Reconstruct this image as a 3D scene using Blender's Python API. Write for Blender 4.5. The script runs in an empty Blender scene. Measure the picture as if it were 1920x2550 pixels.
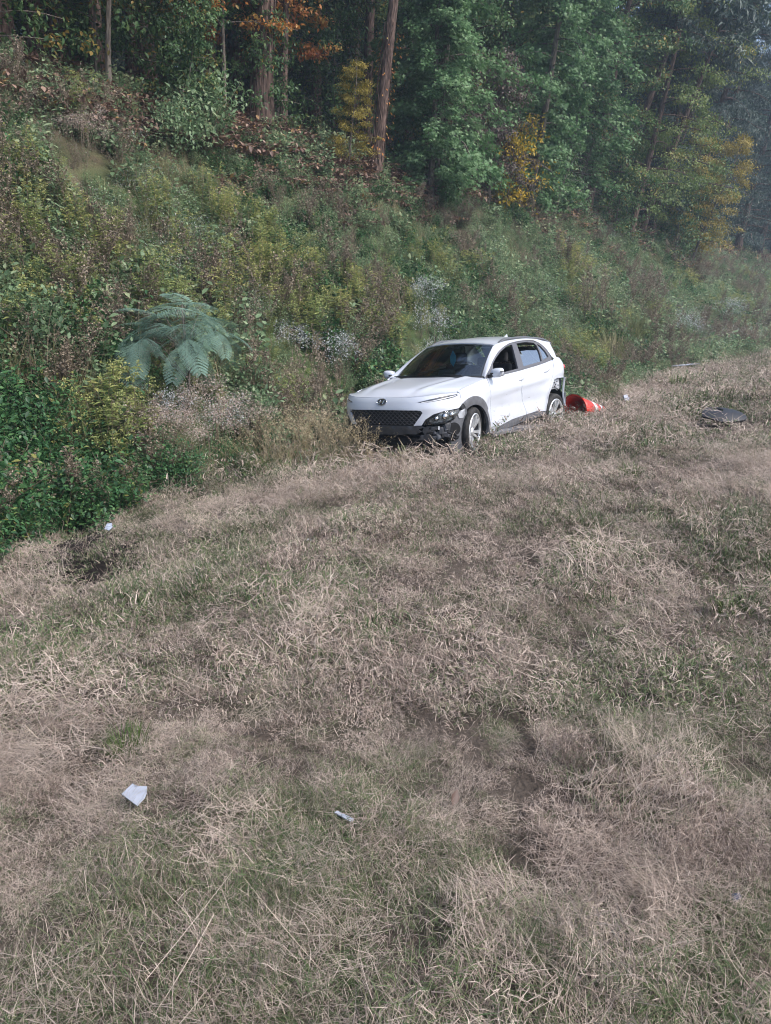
import bpy, bmesh, math, random
import numpy as np
from mathutils import Matrix, Vector, Euler
from mathutils.geometry import delaunay_2d_cdt

sc = bpy.context.scene
COL = sc.collection
R_ = math.radians

# ------------------------------------------------------------------ camera
EYE = 1.62
cam_d = bpy.data.cameras.new('camera'); cam = bpy.data.objects.new('camera', cam_d); COL.objects.link(cam)
cam_d.sensor_fit = 'VERTICAL'; cam_d.sensor_height = 24.0
cam_d.lens = 24.0 * 1918 / 2550
cam_d.clip_end = 3000; cam_d.clip_start = .05
PITCH = math.atan((1275 - 740) / 1918)
cam.location = (0, 0, EYE); cam.rotation_euler = (math.pi / 2 - PITCH, 0, 0)
sc.camera = cam
# ------------------------------------------------------------------ sky, sun, exposure
SUN_EL, SUN_AZ = R_(47), R_(116)          # azimuth from +Y towards +X
world = bpy.data.worlds.new("World"); sc.world = world; world.use_nodes = True
nt = world.node_tree; nt.nodes.clear()
wo = nt.nodes.new('ShaderNodeOutputWorld'); bg = nt.nodes.new('ShaderNodeBackground'); sky = nt.nodes.new('ShaderNodeTexSky')
sky.sky_type = 'NISHITA'; sky.sun_disc = False; sky.sun_elevation = SUN_EL; sky.sun_rotation = SUN_AZ
sky.air_density = 1.0; sky.dust_density = 3.5; sky.ozone_density = 1.0
bg.inputs['Strength'].default_value = .11
nt.links.new(sky.outputs[0], bg.inputs[0]); nt.links.new(bg.outputs[0], wo.inputs[0])
sun_d = bpy.data.lights.new('sun', 'SUN'); sun = bpy.data.objects.new('sun', sun_d); COL.objects.link(sun)
sun_d.energy = 1.5; sun_d.angle = R_(16); sun_d.color = (1.0, .985, .975)
sd = Vector((math.sin(SUN_AZ) * math.cos(SUN_EL), math.cos(SUN_AZ) * math.cos(SUN_EL), math.sin(SUN_EL)))
sun.rotation_euler = sd.to_track_quat('Z', 'Y').to_euler()
sun.location = (0, 0, 60)
vs = sc.view_settings
sc.display_settings.display_device = 'sRGB'
vs.view_transform = 'Standard'; vs.look = 'None'; vs.gamma = 1; vs.use_curve_mapping = False
vs.exposure = 1.2
sc.render.engine = 'CYCLES'
cy = sc.cycles
cy.max_bounces = 6; cy.diffuse_bounces = 3; cy.glossy_bounces = 3; cy.transmission_bounces = 4; cy.transparent_max_bounces = 8; cy.volume_bounces = 1
cy.use_denoising = True
sc.cycles.filter_width = 1.1
cy.caustics_reflective = False; cy.caustics_refractive = False

# ------------------------------------------------------------------ helpers
rng = np.random.default_rng(7)
AX = R_(35)
UU = np.array([math.sin(AX), math.cos(AX)]); NN = np.array([-math.cos(AX), math.sin(AX)])   # along the verge / up the bank

def tag(o, label=None, cat=None, group=None, kind=None):
    if label: o['label'] = label
    if cat: o['category'] = cat
    if group: o['group'] = group
    if kind: o['kind'] = kind
    return o

def empty(name, loc=(0, 0, 0), rot=(0, 0, 0), scale=1.0):
    o = bpy.data.objects.new(name, None); COL.objects.link(o)
    o.location = loc; o.rotation_euler = rot; o.scale = (scale,) * 3
    o.empty_display_size = .2
    return o

def new_mesh(name, V, F, mats, smooth=False, midx=None, var=None):
    """V (n,3) array; F (m,3) or (m,4) array or list of tuples"""
    me = bpy.data.meshes.new(name)
    V = np.asarray(V, np.float32)
    if isinstance(F, np.ndarray):
        k = F.shape[1]; m = len(F)
        me.vertices.add(len(V)); me.vertices.foreach_set('co', V.ravel())
        me.loops.add(m * k); me.loops.foreach_set('vertex_index', np.ascontiguousarray(F, np.int32).ravel())
        me.polygons.add(m); me.polygons.foreach_set('loop_start', np.arange(0, m * k, k, dtype=np.int32))
        me.update(calc_edges=True)
    else:
        me.from_pydata(V.tolist(), [], [tuple(int(i) for i in f) for f in F]); me.update()
    if not isinstance(mats, (list, tuple)): mats = [mats]
    for m_ in mats: me.materials.append(m_)
    if midx is not None: me.polygons.foreach_set('material_index', np.asarray(midx, np.int32))
    if smooth: me.polygons.foreach_set('use_smooth', np.ones(len(me.polygons), bool))
    if var is not None:
        a = me.attributes.new('var', 'FLOAT', 'FACE'); a.data.foreach_set('value', np.asarray(var, np.float32))
    return me

def obj(name, me, parent=None, loc=None):
    o = bpy.data.objects.new(name, me); COL.objects.link(o)
    if parent is not None: o.parent = parent
    if loc is not None: o.location = loc
    return o

def copy_tree(o, parent=None):
    c = o.copy(); COL.objects.link(c); c.parent = parent
    for ch in list(o.children): copy_tree(ch, c)
    return c

def pch(xs, ys):
    xs = np.array(xs, float); ys = np.array(ys, float)
    if xs[0] > xs[-1]: xs = xs[::-1]; ys = ys[::-1]
    h = np.diff(xs); d = np.diff(ys) / h; m = np.zeros(len(xs))
    m[1:-1] = np.where(d[:-1] * d[1:] > 0, 2 * d[:-1] * d[1:] / (d[:-1] + d[1:] + 1e-12), 0); m[0] = d[0]; m[-1] = d[-1]
    def f(x):
        x = np.asarray(x, float); k = np.clip(np.searchsorted(xs, x) - 1, 0, len(h) - 1)
        t = np.clip((x - xs[k]) / h[k], 0, 1); t2 = t * t; t3 = t2 * t
        return (2 * t3 - 3 * t2 + 1) * ys[k] + (t3 - 2 * t2 + t) * h[k] * m[k] + (-2 * t3 + 3 * t2) * ys[k + 1] + (t3 - t2) * h[k] * m[k + 1]
    return f

_lat = np.random.default_rng(99).random((8, 64, 64))
def noise2(x, y, scale, seed=0):
    x = np.asarray(x, float) / scale + seed * 7.31; y = np.asarray(y, float) / scale + seed * 3.77
    L = _lat[seed % 8]
    xi = np.floor(x).astype(int); yi = np.floor(y).astype(int); fx = x - xi; fy = y - yi
    fx = fx * fx * (3 - 2 * fx); fy = fy * fy * (3 - 2 * fy)
    g = lambda a, b: L[a % 64, b % 64]
    return (g(xi, yi) * (1 - fx) + g(xi + 1, yi) * fx) * (1 - fy) + (g(xi, yi + 1) * (1 - fx) + g(xi + 1, yi + 1) * fx) * fy
def fbm(x, y, scale, seed=0):
    return (noise2(x, y, scale, seed) * .5 + noise2(x, y, scale * .47, seed + 1) * .3 + noise2(x, y, scale * .21, seed + 2) * .2)

prof = pch([-80, -6, 0, 2.4, 5, 6.5, 7.3, 8, 9, 10.5, 12.3, 13.3, 14.5, 18, 25, 45, 80], [1, .1, 0, -.13, -.46, -.6, -.62, -.35, .5, 1.85, 3.85, 4.85, 5.6, 6.8, 8.6, 12, 16])
edge = pch([-20, 1, 3, 5, 7.3, 9.2, 11, 15, 22, 32, 60], [6.0, 5.9, 6.15, 6.9, 7.3, 6.9, 6.3, 5.6, 6.3, 5.6, 5.8])   # where the mown verge meets the weeds
def st2xy(s, t): return np.asarray(s) * UU[0] + np.asarray(t) * NN[0], np.asarray(s) * UU[1] + np.asarray(t) * NN[1]
def gz(x, y):
    x = np.asarray(x, float); y = np.asarray(y, float)
    t = x * NN[0] + y * NN[1]
    near = np.exp(-(np.hypot(x, y) / 45.0) ** 2)
    return prof(t) + near * ((noise2(x, y, 1.7, 3) - .5) * .12 + (noise2(x, y, .5, 4) - .5) * .075 + (noise2(x, y, .21, 5) - .5) * .035)
def P(s, t, dz=0.0):
    x, y = st2xy(s, t); return Vector((float(x), float(y), float(gz(x, y)) + dz))

# ------------------------------------------------------------------ materials
def nodes(name):
    m = bpy.data.materials.new(name); m.use_nodes = True
    t = m.node_tree; t.nodes.clear(); return m, t, t.nodes.new('ShaderNodeOutputMaterial')

def N(t, typ, **kw):
    n = t.nodes.new(typ)
    for k, v in kw.items(): setattr(n, k, v)
    return n

def ramp(t, stops, fac=None):
    r = N(t, 'ShaderNodeValToRGB'); e = r.color_ramp.elements
    while len(e) < len(stops): e.new(.5)
    for i, (p, c) in enumerate(stops): e[i].position = p; e[i].color = (*c, 1)
    if fac is not None: t.links.new(fac, r.inputs[0])
    return r

def leaf_mat(name, stops, rough=.5, trans=.35, inst=.25, gloss=.35):
    """leaf colour from the per-leaf value plus a per-plant shift; light also passes through the blade"""
    m, t, out = nodes(name)
    at = N(t, 'ShaderNodeAttribute', attribute_name='var'); oi = N(t, 'ShaderNodeObjectInfo')
    a = N(t, 'ShaderNodeMath', operation='MULTIPLY_ADD'); a.inputs[1].default_value = inst; t.links.new(oi.outputs['Random'], a.inputs[0]); t.links.new(at.outputs['Fac'], a.inputs[2])
    b = N(t, 'ShaderNodeMath', operation='SUBTRACT'); b.inputs[1].default_value = inst / 2; b.use_clamp = True; t.links.new(a.outputs[0], b.inputs[0])
    r = ramp(t, stops, b.outputs[0])
    p = N(t, 'ShaderNodeBsdfPrincipled'); p.inputs['Roughness'].default_value = rough; p.inputs['Specular IOR Level'].default_value = gloss
    t.links.new(r.outputs[0], p.inputs['Base Color'])
    tr = N(t, 'ShaderNodeBsdfTranslucent'); t.links.new(r.outputs[0], tr.inputs[0])
    mx = N(t, 'ShaderNodeMixShader'); mx.inputs[0].default_value = trans
    t.links.new(p.outputs[0], mx.inputs[1]); t.links.new(tr.outputs[0], mx.inputs[2]); t.links.new(mx.outputs[0], out.inputs[0])
    return m

def plain(name, col, rough=.5, metal=0, spec=.5, noise=0, nscale=20, coat=0, bump=0, bscale=60):
    m, t, out = nodes(name)
    p = N(t, 'ShaderNodeBsdfPrincipled'); p.inputs['Roughness'].default_value = rough; p.inputs['Metallic'].default_value = metal
    p.inputs['Specular IOR Level'].default_value = spec; p.inputs['Coat Weight'].default_value = coat; p.inputs['Coat Roughness'].default_value = .05
    tc = N(t, 'ShaderNodeTexCoord')
    if noise:
        nz = N(t, 'ShaderNodeTexNoise'); nz.inputs['Scale'].default_value = nscale; nz.inputs['Detail'].default_value = 5
        t.links.new(tc.outputs['Object'], nz.inputs['Vector'])
        lo = tuple(c * (1 - noise) for c in col); hi = tuple(min(1, c * (1 + noise)) for c in col)
        r = ramp(t, [(.3, lo), (.7, hi)], nz.outputs[0]); t.links.new(r.outputs[0], p.inputs['Base Color'])
    else: p.inputs['Base Color'].default_value = (*col, 1)
    if bump:
        nb = N(t, 'ShaderNodeTexNoise'); nb.inputs['Scale'].default_value = bscale; nb.inputs['Detail'].default_value = 4
        t.links.new(tc.outputs['Object'], nb.inputs['Vector'])
        bp = N(t, 'ShaderNodeBump'); bp.inputs['Strength'].default_value = bump; bp.inputs['Distance'].default_value = .02
        t.links.new(nb.outputs[0], bp.inputs['Height']); t.links.new(bp.outputs[0], p.inputs['Normal'])
    t.links.new(p.outputs[0], out.inputs[0]); return m

def ground_mat():
    m, t, out = nodes('ground')
    tc = N(t, 'ShaderNodeTexCoord'); p = N(t, 'ShaderNodeBsdfPrincipled'); p.inputs['Roughness'].default_value = .95; p.inputs['Specular IOR Level'].default_value = .1
    dot = N(t, 'ShaderNodeVectorMath', operation='DOT_PRODUCT'); dot.inputs[1].default_value = (NN[0], NN[1], 0); t.links.new(tc.outputs['Object'], dot.inputs[0])
    n1 = N(t, 'ShaderNodeTexNoise'); n1.inputs['Scale'].default_value = 1.3; n1.inputs['Detail'].default_value = 8; t.links.new(tc.outputs['Object'], n1.inputs['Vector'])
    n2 = N(t, 'ShaderNodeTexNoise'); n2.inputs['Scale'].default_value = 40; n2.inputs['Detail'].default_value = 6; t.links.new(tc.outputs['Object'], n2.inputs['Vector'])
    mown = ramp(t, [(.3, (.05, .04, .034)), (.5, (.10, .082, .068)), (.7, (.055, .058, .035))], n1.outputs[0])
    bank = ramp(t, [(.35, (.04, .05, .025)), (.55, (.07, .10, .04)), (.75, (.12, .10, .07))], n1.outputs[0])
    litter = ramp(t, [(.3, (.06, .04, .032)), (.5, (.13, .085, .068)), (.7, (.085, .06, .048))], n2.outputs[0])
    def step(lo, hi, src):
        mr = N(t, 'ShaderNodeMapRange'); mr.inputs[1].default_value = lo; mr.inputs[2].default_value = hi; t.links.new(src, mr.inputs[0]); return mr.outputs[0]
    ad = N(t, 'ShaderNodeMath', operation='MULTIPLY_ADD'); ad.inputs[1].default_value = 1.6; t.links.new(n1.outputs[0], ad.inputs[0]); t.links.new(dot.outputs['Value'], ad.inputs[2])
    mx = N(t, 'ShaderNodeMixRGB'); t.links.new(step(6.6, 7.6, ad.outputs[0]), mx.inputs[0]); t.links.new(mown.outputs[0], mx.inputs[1]); t.links.new(bank.outputs[0], mx.inputs[2])
    mx2 = N(t, 'ShaderNodeMixRGB'); t.links.new(step(12.6, 14.0, ad.outputs[0]), mx2.inputs[0]); t.links.new(mx.outputs[0], mx2.inputs[1]); t.links.new(litter.outputs[0], mx2.inputs[2])
    ml = N(t, 'ShaderNodeMixRGB', blend_type='OVERLAY'); ml.inputs[0].default_value = .5; t.links.new(mx2.outputs[0], ml.inputs[1]); t.links.new(n2.outputs[0], ml.inputs[2])
    t.links.new(ml.outputs[0], p.inputs['Base Color'])
    bp = N(t, 'ShaderNodeBump'); bp.inputs['Strength'].default_value = .8; bp.inputs['Distance'].default_value = .03; t.links.new(n2.outputs[0], bp.inputs['Height']); t.links.new(bp.outputs[0], p.inputs['Normal'])
    t.links.new(p.outputs[0], out.inputs[0]); return m

def bark_mat(name, c0, c1):
    m, t, out = nodes(name)
    tc = N(t, 'ShaderNodeTexCoord'); mp = N(t, 'ShaderNodeMapping'); mp.inputs['Scale'].default_value = (14, 14, 2.6); t.links.new(tc.outputs['Object'], mp.inputs[0])
    v = N(t, 'ShaderNodeTexVoronoi'); v.inputs['Scale'].default_value = 1.5; t.links.new(mp.outputs[0], v.inputs['Vector'])
    nz = N(t, 'ShaderNodeTexNoise'); nz.inputs['Scale'].default_value = 2.2; nz.inputs['Detail'].default_value = 8; t.links.new(mp.outputs[0], nz.inputs['Vector'])
    mul = N(t, 'ShaderNodeMath', operation='MULTIPLY'); t.links.new(v.outputs['Distance'], mul.inputs[0]); t.links.new(nz.outputs[0], mul.inputs[1])
    r = ramp(t, [(.05, c0), (.45, c1)], mul.outputs[0])
    p = N(t, 'ShaderNodeBsdfPrincipled'); p.inputs['Roughness'].default_value = .92; p.inputs['Specular IOR Level'].default_value = .15
    bp = N(t, 'ShaderNodeBump'); bp.inputs['Strength'].default_value = 1; bp.inputs['Distance'].default_value = .04; t.links.new(mul.outputs[0], bp.inputs['Height'])
    t.links.new(r.outputs[0], p.inputs['Base Color']); t.links.new(bp.outputs[0], p.inputs['Normal']); t.links.new(p.outputs[0], out.inputs[0]); return m

M = {}
M['ground'] = ground_mat()
M['bark'] = bark_mat('bark', (.038, .027, .023), (.19, .132, .112))
M['bark_grey'] = bark_mat('bark_grey', (.07, .06, .052), (.24, .21, .18))
# grass: 0..0.55 dead straw, above that living green
M['grass'] = leaf_mat('dry_grass', [(0, (.105, .077, .064)), (.18, (.295, .23, .193)), (.40, (.61, .51, .44)), (.52, (.41, .35, .275)), (.58, (.175, .20, .095)), (.8, (.088, .135, .055)), (1, (.045, .08, .03))], rough=.6, trans=.15, inst=.20, gloss=.3)
M['herb'] = leaf_mat('herb_leaf', [(0, (.085, .145, .075)), (.4, (.185, .285, .15)), (.75, (.285, .385, .225)), (1, (.38, .43, .25))], trans=.42, inst=.4)
M['dark_leaf'] = leaf_mat('dark_leaf', [(0, (.025, .07, .03)), (.5, (.055, .145, .055)), (.9, (.11, .22, .08)), (1, (.25, .25, .08))], trans=.25, inst=.25, rough=.42)
M['gold'] = leaf_mat('goldenrod_leaf', [(0, (.14, .19, .07)), (.5, (.25, .31, .11)), (.85, (.37, .40, .15)), (1, (.47, .44, .17))], trans=.35, inst=.3)
M['brown'] = leaf_mat('dead_stalk', [(0, (.11, .085, .062)), (.5, (.22, .175, .13)), (1, (.36, .30, .225))], trans=.15, inst=.4)
M['tan'] = leaf_mat('tall_grass', [(0, (.16, .18, .08)), (.35, (.27, .27, .13)), (.65, (.42, .35, .21)), (1, (.55, .46, .33))], trans=.25, inst=.4)
M['white'] = leaf_mat('white_petal', [(0, (.42, .44, .46)), (1, (.8, .82, .85))], trans=.3, inst=.1)
M['cream'] = leaf_mat('cream_floret', [(0, (.30, .22, .19)), (.6, (.50, .40, .35)), (1, (.68, .60, .54))], trans=.3, inst=.1)
M['yellow'] = leaf_mat('yellow_leaf', [(0, (.25, .20, .02)), (.5, (.45, .33, .03)), (1, (.55, .36, .03))], trans=.35, inst=.1)
M['mimosa'] = leaf_mat('mimosa_leaf', [(0, (.14, .23, .185)), (.5, (.20, .32, .26)), (1, (.29, .42, .35))], trans=.25, inst=.12)
M['gum'] = leaf_mat('sweetgum_leaf', [(0, (.055, .13, .05)), (.5, (.115, .23, .09)), (1, (.24, .37, .19))], trans=.3, inst=.15)
M['oak'] = leaf_mat('oak_leaf', [(0, (.033, .075, .033)), (.6, (.085, .165, .06)), (.93, (.15, .22, .075)), (1, (.28, .20, .05))], trans=.3, inst=.25)
M['maple'] = leaf_mat('maple_leaf', [(0, (.085, .14, .045)), (.6, (.18, .25, .075)), (.92, (.28, .30, .09)), (1, (.45, .28, .09))], trans=.35, inst=.3)
M['dogwood'] = leaf_mat('dogwood_leaf', [(0, (.06, .042, .04)), (.5, (.12, .085, .08)), (.8, (.10, .11, .07)), (1, (.22, .10, .08))], trans=.3, inst=.15)
M['rust'] = leaf_mat('rust_leaf', [(0, (.24, .08, .03)), (.4, (.45, .18, .05)), (.75, (.50, .28, .08)), (1, (.28, .27, .08))], trans=.35, inst=.2)
M['conifer'] = leaf_mat('conifer_needles', [(0, (.03, .055, .052)), (.6, (.06, .10, .085)), (1, (.10, .14, .11))], trans=.15, inst=.25)
M['amber'] = leaf_mat('amber_leaf', [(0, (.16, .14, .03)), (.5, (.30, .25, .05)), (1, (.42, .33, .08))], trans=.35, inst=.2)
M['litter'] = leaf_mat('leaf_litter', [(0, (.08, .048, .038)), (.5, (.19, .12, .095)), (.85, (.29, .20, .155)), (1, (.36, .22, .09))], trans=.1, inst=.3)
M['soil'] = plain('dark_soil', (.018, .015, .014), .95, spec=.1, noise=.5, nscale=30, bump=.6)

# ------------------------------------------------------------------ leaf, blade and tube builders
TRI_DIAMOND = (np.array([[0, 0, 0], [.32, .45, .07], [0, 1, -.05], [-.32, .45, .07]]), np.array([[0, 1, 2], [0, 2, 3]]))
TRI_LANCE = (np.array([[0, 0, 0], [.13, .4, .04], [0, 1, -.12], [-.13, .4, .04]]), np.array([[0, 1, 2], [0, 2, 3]]))
TRI_NEEDLE = (np.array([[.07, 0, 0], [0, 1, 0], [-.07, 0, 0]]), np.array([[0, 1, 2]]))
def _star():
    v = [[0, 0, 0]]; f = []
    for a, l in ((-1.95, .55), (-.95, .8), (0, 1), (.95, .8), (1.95, .55)):
        d = np.array([math.sin(a), math.cos(a)]); q = np.array([d[1], -d[0]])
        k = len(v); w = .17
        v += [[*(d * l * .45 + q * w), .03], [*(d * l), -.08], [*(d * l * .45 - q * w), .03]]
        f += [[0, k, k + 1], [0, k + 1, k + 2]]
    v = np.array(v, float); v[:, 1] += .4; return v * np.array([.62, .62, .62]), np.array(f)
TRI_STAR = _star()
def _ovate():
    v = [[0, 0, 0], [.22, .25, .05], [.25, .55, .05], [0, 1, -.08], [-.25, .55, .05], [-.22, .25, .05]]
    return np.array(v), np.array([[0, 1, 2], [0, 2, 3], [0, 3, 4], [0, 4, 5]])
TRI_OVATE = _ovate()

def unit(v): return v / (np.linalg.norm(v, axis=-1, keepdims=True) + 1e-9)

class Cloud:
    """collects triangle geometry with a material slot and a colour value per face"""
    def __init__(s): s.V = []; s.F = []; s.M = []; s.A = []; s.n = 0
    def add(s, V, F, m=0, a=None):
        V = np.asarray(V); F = np.asarray(F)
        s.V.append(V); s.F.append(F + s.n); s.n += len(V); s.M.append(np.full(len(F), m)); s.A.append(np.full(len(F), .5) if a is None else np.broadcast_to(a, (len(F),)))
    def leaves(s, r, pos, tip, up, size, tmpl, m=0, var=None):
        pos = np.asarray(pos); n = len(pos)
        if n == 0: return
        y = unit(np.asarray(tip)); z = np.asarray(up) - (np.asarray(up) * y).sum(-1, keepdims=True) * y; z = unit(z); x = np.cross(y, z)
        T, F = tmpl; size = np.broadcast_to(np.asarray(size, float), (n,))
        V = pos[:, None, :] + size[:, None, None] * (T[None, :, 0:1] * x[:, None, :] + T[None, :, 1:2] * y[:, None, :] + T[None, :, 2:3] * z[:, None, :])
        FF = (F[None] + (np.arange(n) * len(T))[:, None, None]).reshape(-1, 3)
        var = r.random(n) if var is None else np.asarray(var)
        s.add(V.reshape(-1, 3), FF, m, np.repeat(var, len(F)))
    def blades(s, r, base, h, az, lean, curve, w, m=0, var=None, seg=3):
        """grass blades: base (n,3), length h, heading az, lean from vertical at the root and further bend"""
        n = len(base); h = np.broadcast_to(h, (n,)); w = np.broadcast_to(w, (n,))
        d = np.stack([np.cos(az), np.sin(az), np.zeros(n)], 1); side = np.stack([-np.sin(az), np.cos(az), np.zeros(n)], 1)
        p = np.array(base, float); pts = [p]; ang = np.array(lean, float)
        for k in range(seg):
            p = p + (h / seg)[:, None] * (np.sin(ang)[:, None] * d + np.cos(ang)[:, None] * np.array([0, 0, 1.0])); pts.append(p); ang = ang + curve / seg
        V = []
        for k in range(seg): 
            f = (1 - (k / seg) ** 2 * .75) * w * .5
            V += [pts[k] - side * f[:, None], pts[k] + side * f[:, None]]
        V.append(pts[seg]); V = np.stack(V, 1); m_ = V.shape[1]
        F = []
        for k in range(seg - 1): F += [[2 * k, 2 * k + 1, 2 * k + 3], [2 * k, 2 * k + 3, 2 * k + 2]]
        F.append([2 * seg - 2, 2 * seg - 1, 2 * seg]); F = np.array(F)
        var = r.random(n) if var is None else np.asarray(var)
        s.add(V.reshape(-1, 3), (F[None] + (np.arange(n) * m_)[:, None, None]).reshape(-1, 3), m, np.repeat(var, len(F)))
    def tube(s, pts, rad, sides=6, m=0, a=.5):
        pts = np.asarray(pts, float); n = len(pts); rad = np.broadcast_to(rad, (n,))
        t = unit(np.gradient(pts, axis=0)); ref = np.where(np.abs(t[:, 2:3]) > .9, np.array([[1., 0, 0]]), np.array([[0, 0, 1.]]))
        x = unit(np.cross(t, ref)); y = np.cross(t, x)
        th = np.linspace(0, 2 * math.pi, sides, endpoint=False)
        V = pts[:, None] + rad[:, None, None] * (np.cos(th)[None, :, None] * x[:, None] + np.sin(th)[None, :, None] * y[:, None])
        F = []
        for i in range(n - 1):
            for j in range(sides):
                k = (j + 1) % sides; F += [[i * sides + j, i * sides + k, (i + 1) * sides + k], [i * sides + j, (i + 1) * sides + k, (i + 1) * sides + j]]
        s.add(V.reshape(-1, 3), np.array(F), m, a)
    def mesh(s, name, mats, smooth=False):
        return new_mesh(name, np.concatenate(s.V), np.concatenate(s.F), mats, smooth, np.concatenate(s.M), np.concatenate(s.A))

def sph(r, n):
    v = unit(r.normal(size=(n, 3))); return v

# ------------------------------------------------------------------ scattering of uncountable ground cover
def scatter(name, protos, pts, rot, scl, idx):
    """one object of kind stuff; its geometry nodes lay the given clump meshes on the given points"""
    c = bpy.data.collections.new(name + '_clumps')
    for i, me in enumerate(protos):
        o = bpy.data.objects.new(f'{name}_clump_{i:02d}', me); c.objects.link(o)
    me = bpy.data.meshes.new(name); me.vertices.add(len(pts)); me.vertices.foreach_set('co', np.asarray(pts, np.float32).ravel())
    a = me.attributes.new('rot', 'FLOAT_VECTOR', 'POINT'); a.data.foreach_set('vector', np.asarray(rot, np.float32).ravel())
    a = me.attributes.new('scl', 'FLOAT', 'POINT'); a.data.foreach_set('value', np.asarray(scl, np.float32))
    a = me.attributes.new('idx', 'INT', 'POINT'); a.data.foreach_set('value', np.asarray(idx, np.int32))
    o = obj(name, me)
    g = bpy.data.node_groups.new(name + '_scatter', 'GeometryNodeTree')
    g.interface.new_socket('Geometry', in_out='INPUT', socket_type='NodeSocketGeometry'); g.interface.new_socket('Geometry', in_out='OUTPUT', socket_type='NodeSocketGeometry')
    gi = g.nodes.new('NodeGroupInput'); go = g.nodes.new('NodeGroupOutput'); ip = g.nodes.new('GeometryNodeInstanceOnPoints'); ci = g.nodes.new('GeometryNodeCollectionInfo')
    ci.inputs['Collection'].default_value = c; ci.inputs['Separate Children'].default_value = True; ci.inputs['Reset Children'].default_value = True
    def attr(nm, ty):
        n = g.nodes.new('GeometryNodeInputNamedAttribute'); n.data_type = ty; n.inputs['Name'].default_value = nm
        return [s for s in n.outputs if s.enabled and s.name == 'Attribute'][0]
    e2r = g.nodes.new('FunctionNodeEulerToRotation')
    L = g.links.new
    L(gi.outputs[0], ip.inputs['Points']); L(ci.outputs[0], ip.inputs['Instance']); ip.inputs['Pick Instance'].default_value = True
    L(attr('idx', 'INT'), ip.inputs['Instance Index']); L(attr('rot', 'FLOAT_VECTOR'), e2r.inputs[0]); L(e2r.outputs[0], ip.inputs['Rotation']); L(attr('scl', 'FLOAT'), ip.inputs['Scale'])
    L(ip.outputs[0], go.inputs[0])
    md = o.modifiers.new('scatter', 'NODES'); md.node_group = g
    o['kind'] = 'stuff'
    return o

# ================================================================== GROUND
def build_ground():
    ss = np.concatenate([[-250, -120, -60, -25, -10, -5], np.arange(-2.5, 12, .14), np.arange(12, 40, .4), np.arange(40, 120, 4), [140, 180, 250, 300]])
    ts = np.concatenate([[-250, -120, -60, -30, -15, -9], np.arange(-6, 8.2, .14), np.arange(8.2, 18, .3), [19, 21, 24, 28, 34, 42, 55, 80, 140, 250]])
    Sg, Tg = np.meshgrid(ss, ts, indexing='ij'); X, Y = st2xy(Sg, Tg); Z = gz(X, Y)
    V = np.stack([X, Y, Z], -1).reshape(-1, 3); a, b = Sg.shape
    I = np.arange(a * b).reshape(a, b)
    F = np.stack([I[:-1, :-1], I[1:, :-1], I[1:, 1:], I[:-1, 1:]], -1).reshape(-1, 4)[:, ::-1]
    o = obj('ground', new_mesh('ground', V, np.ascontiguousarray(F), M['ground'], True))
    tag(o, 'roadside verge falling to a ditch and rising as a bank to the woods', kind='structure')
build_ground()

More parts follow.
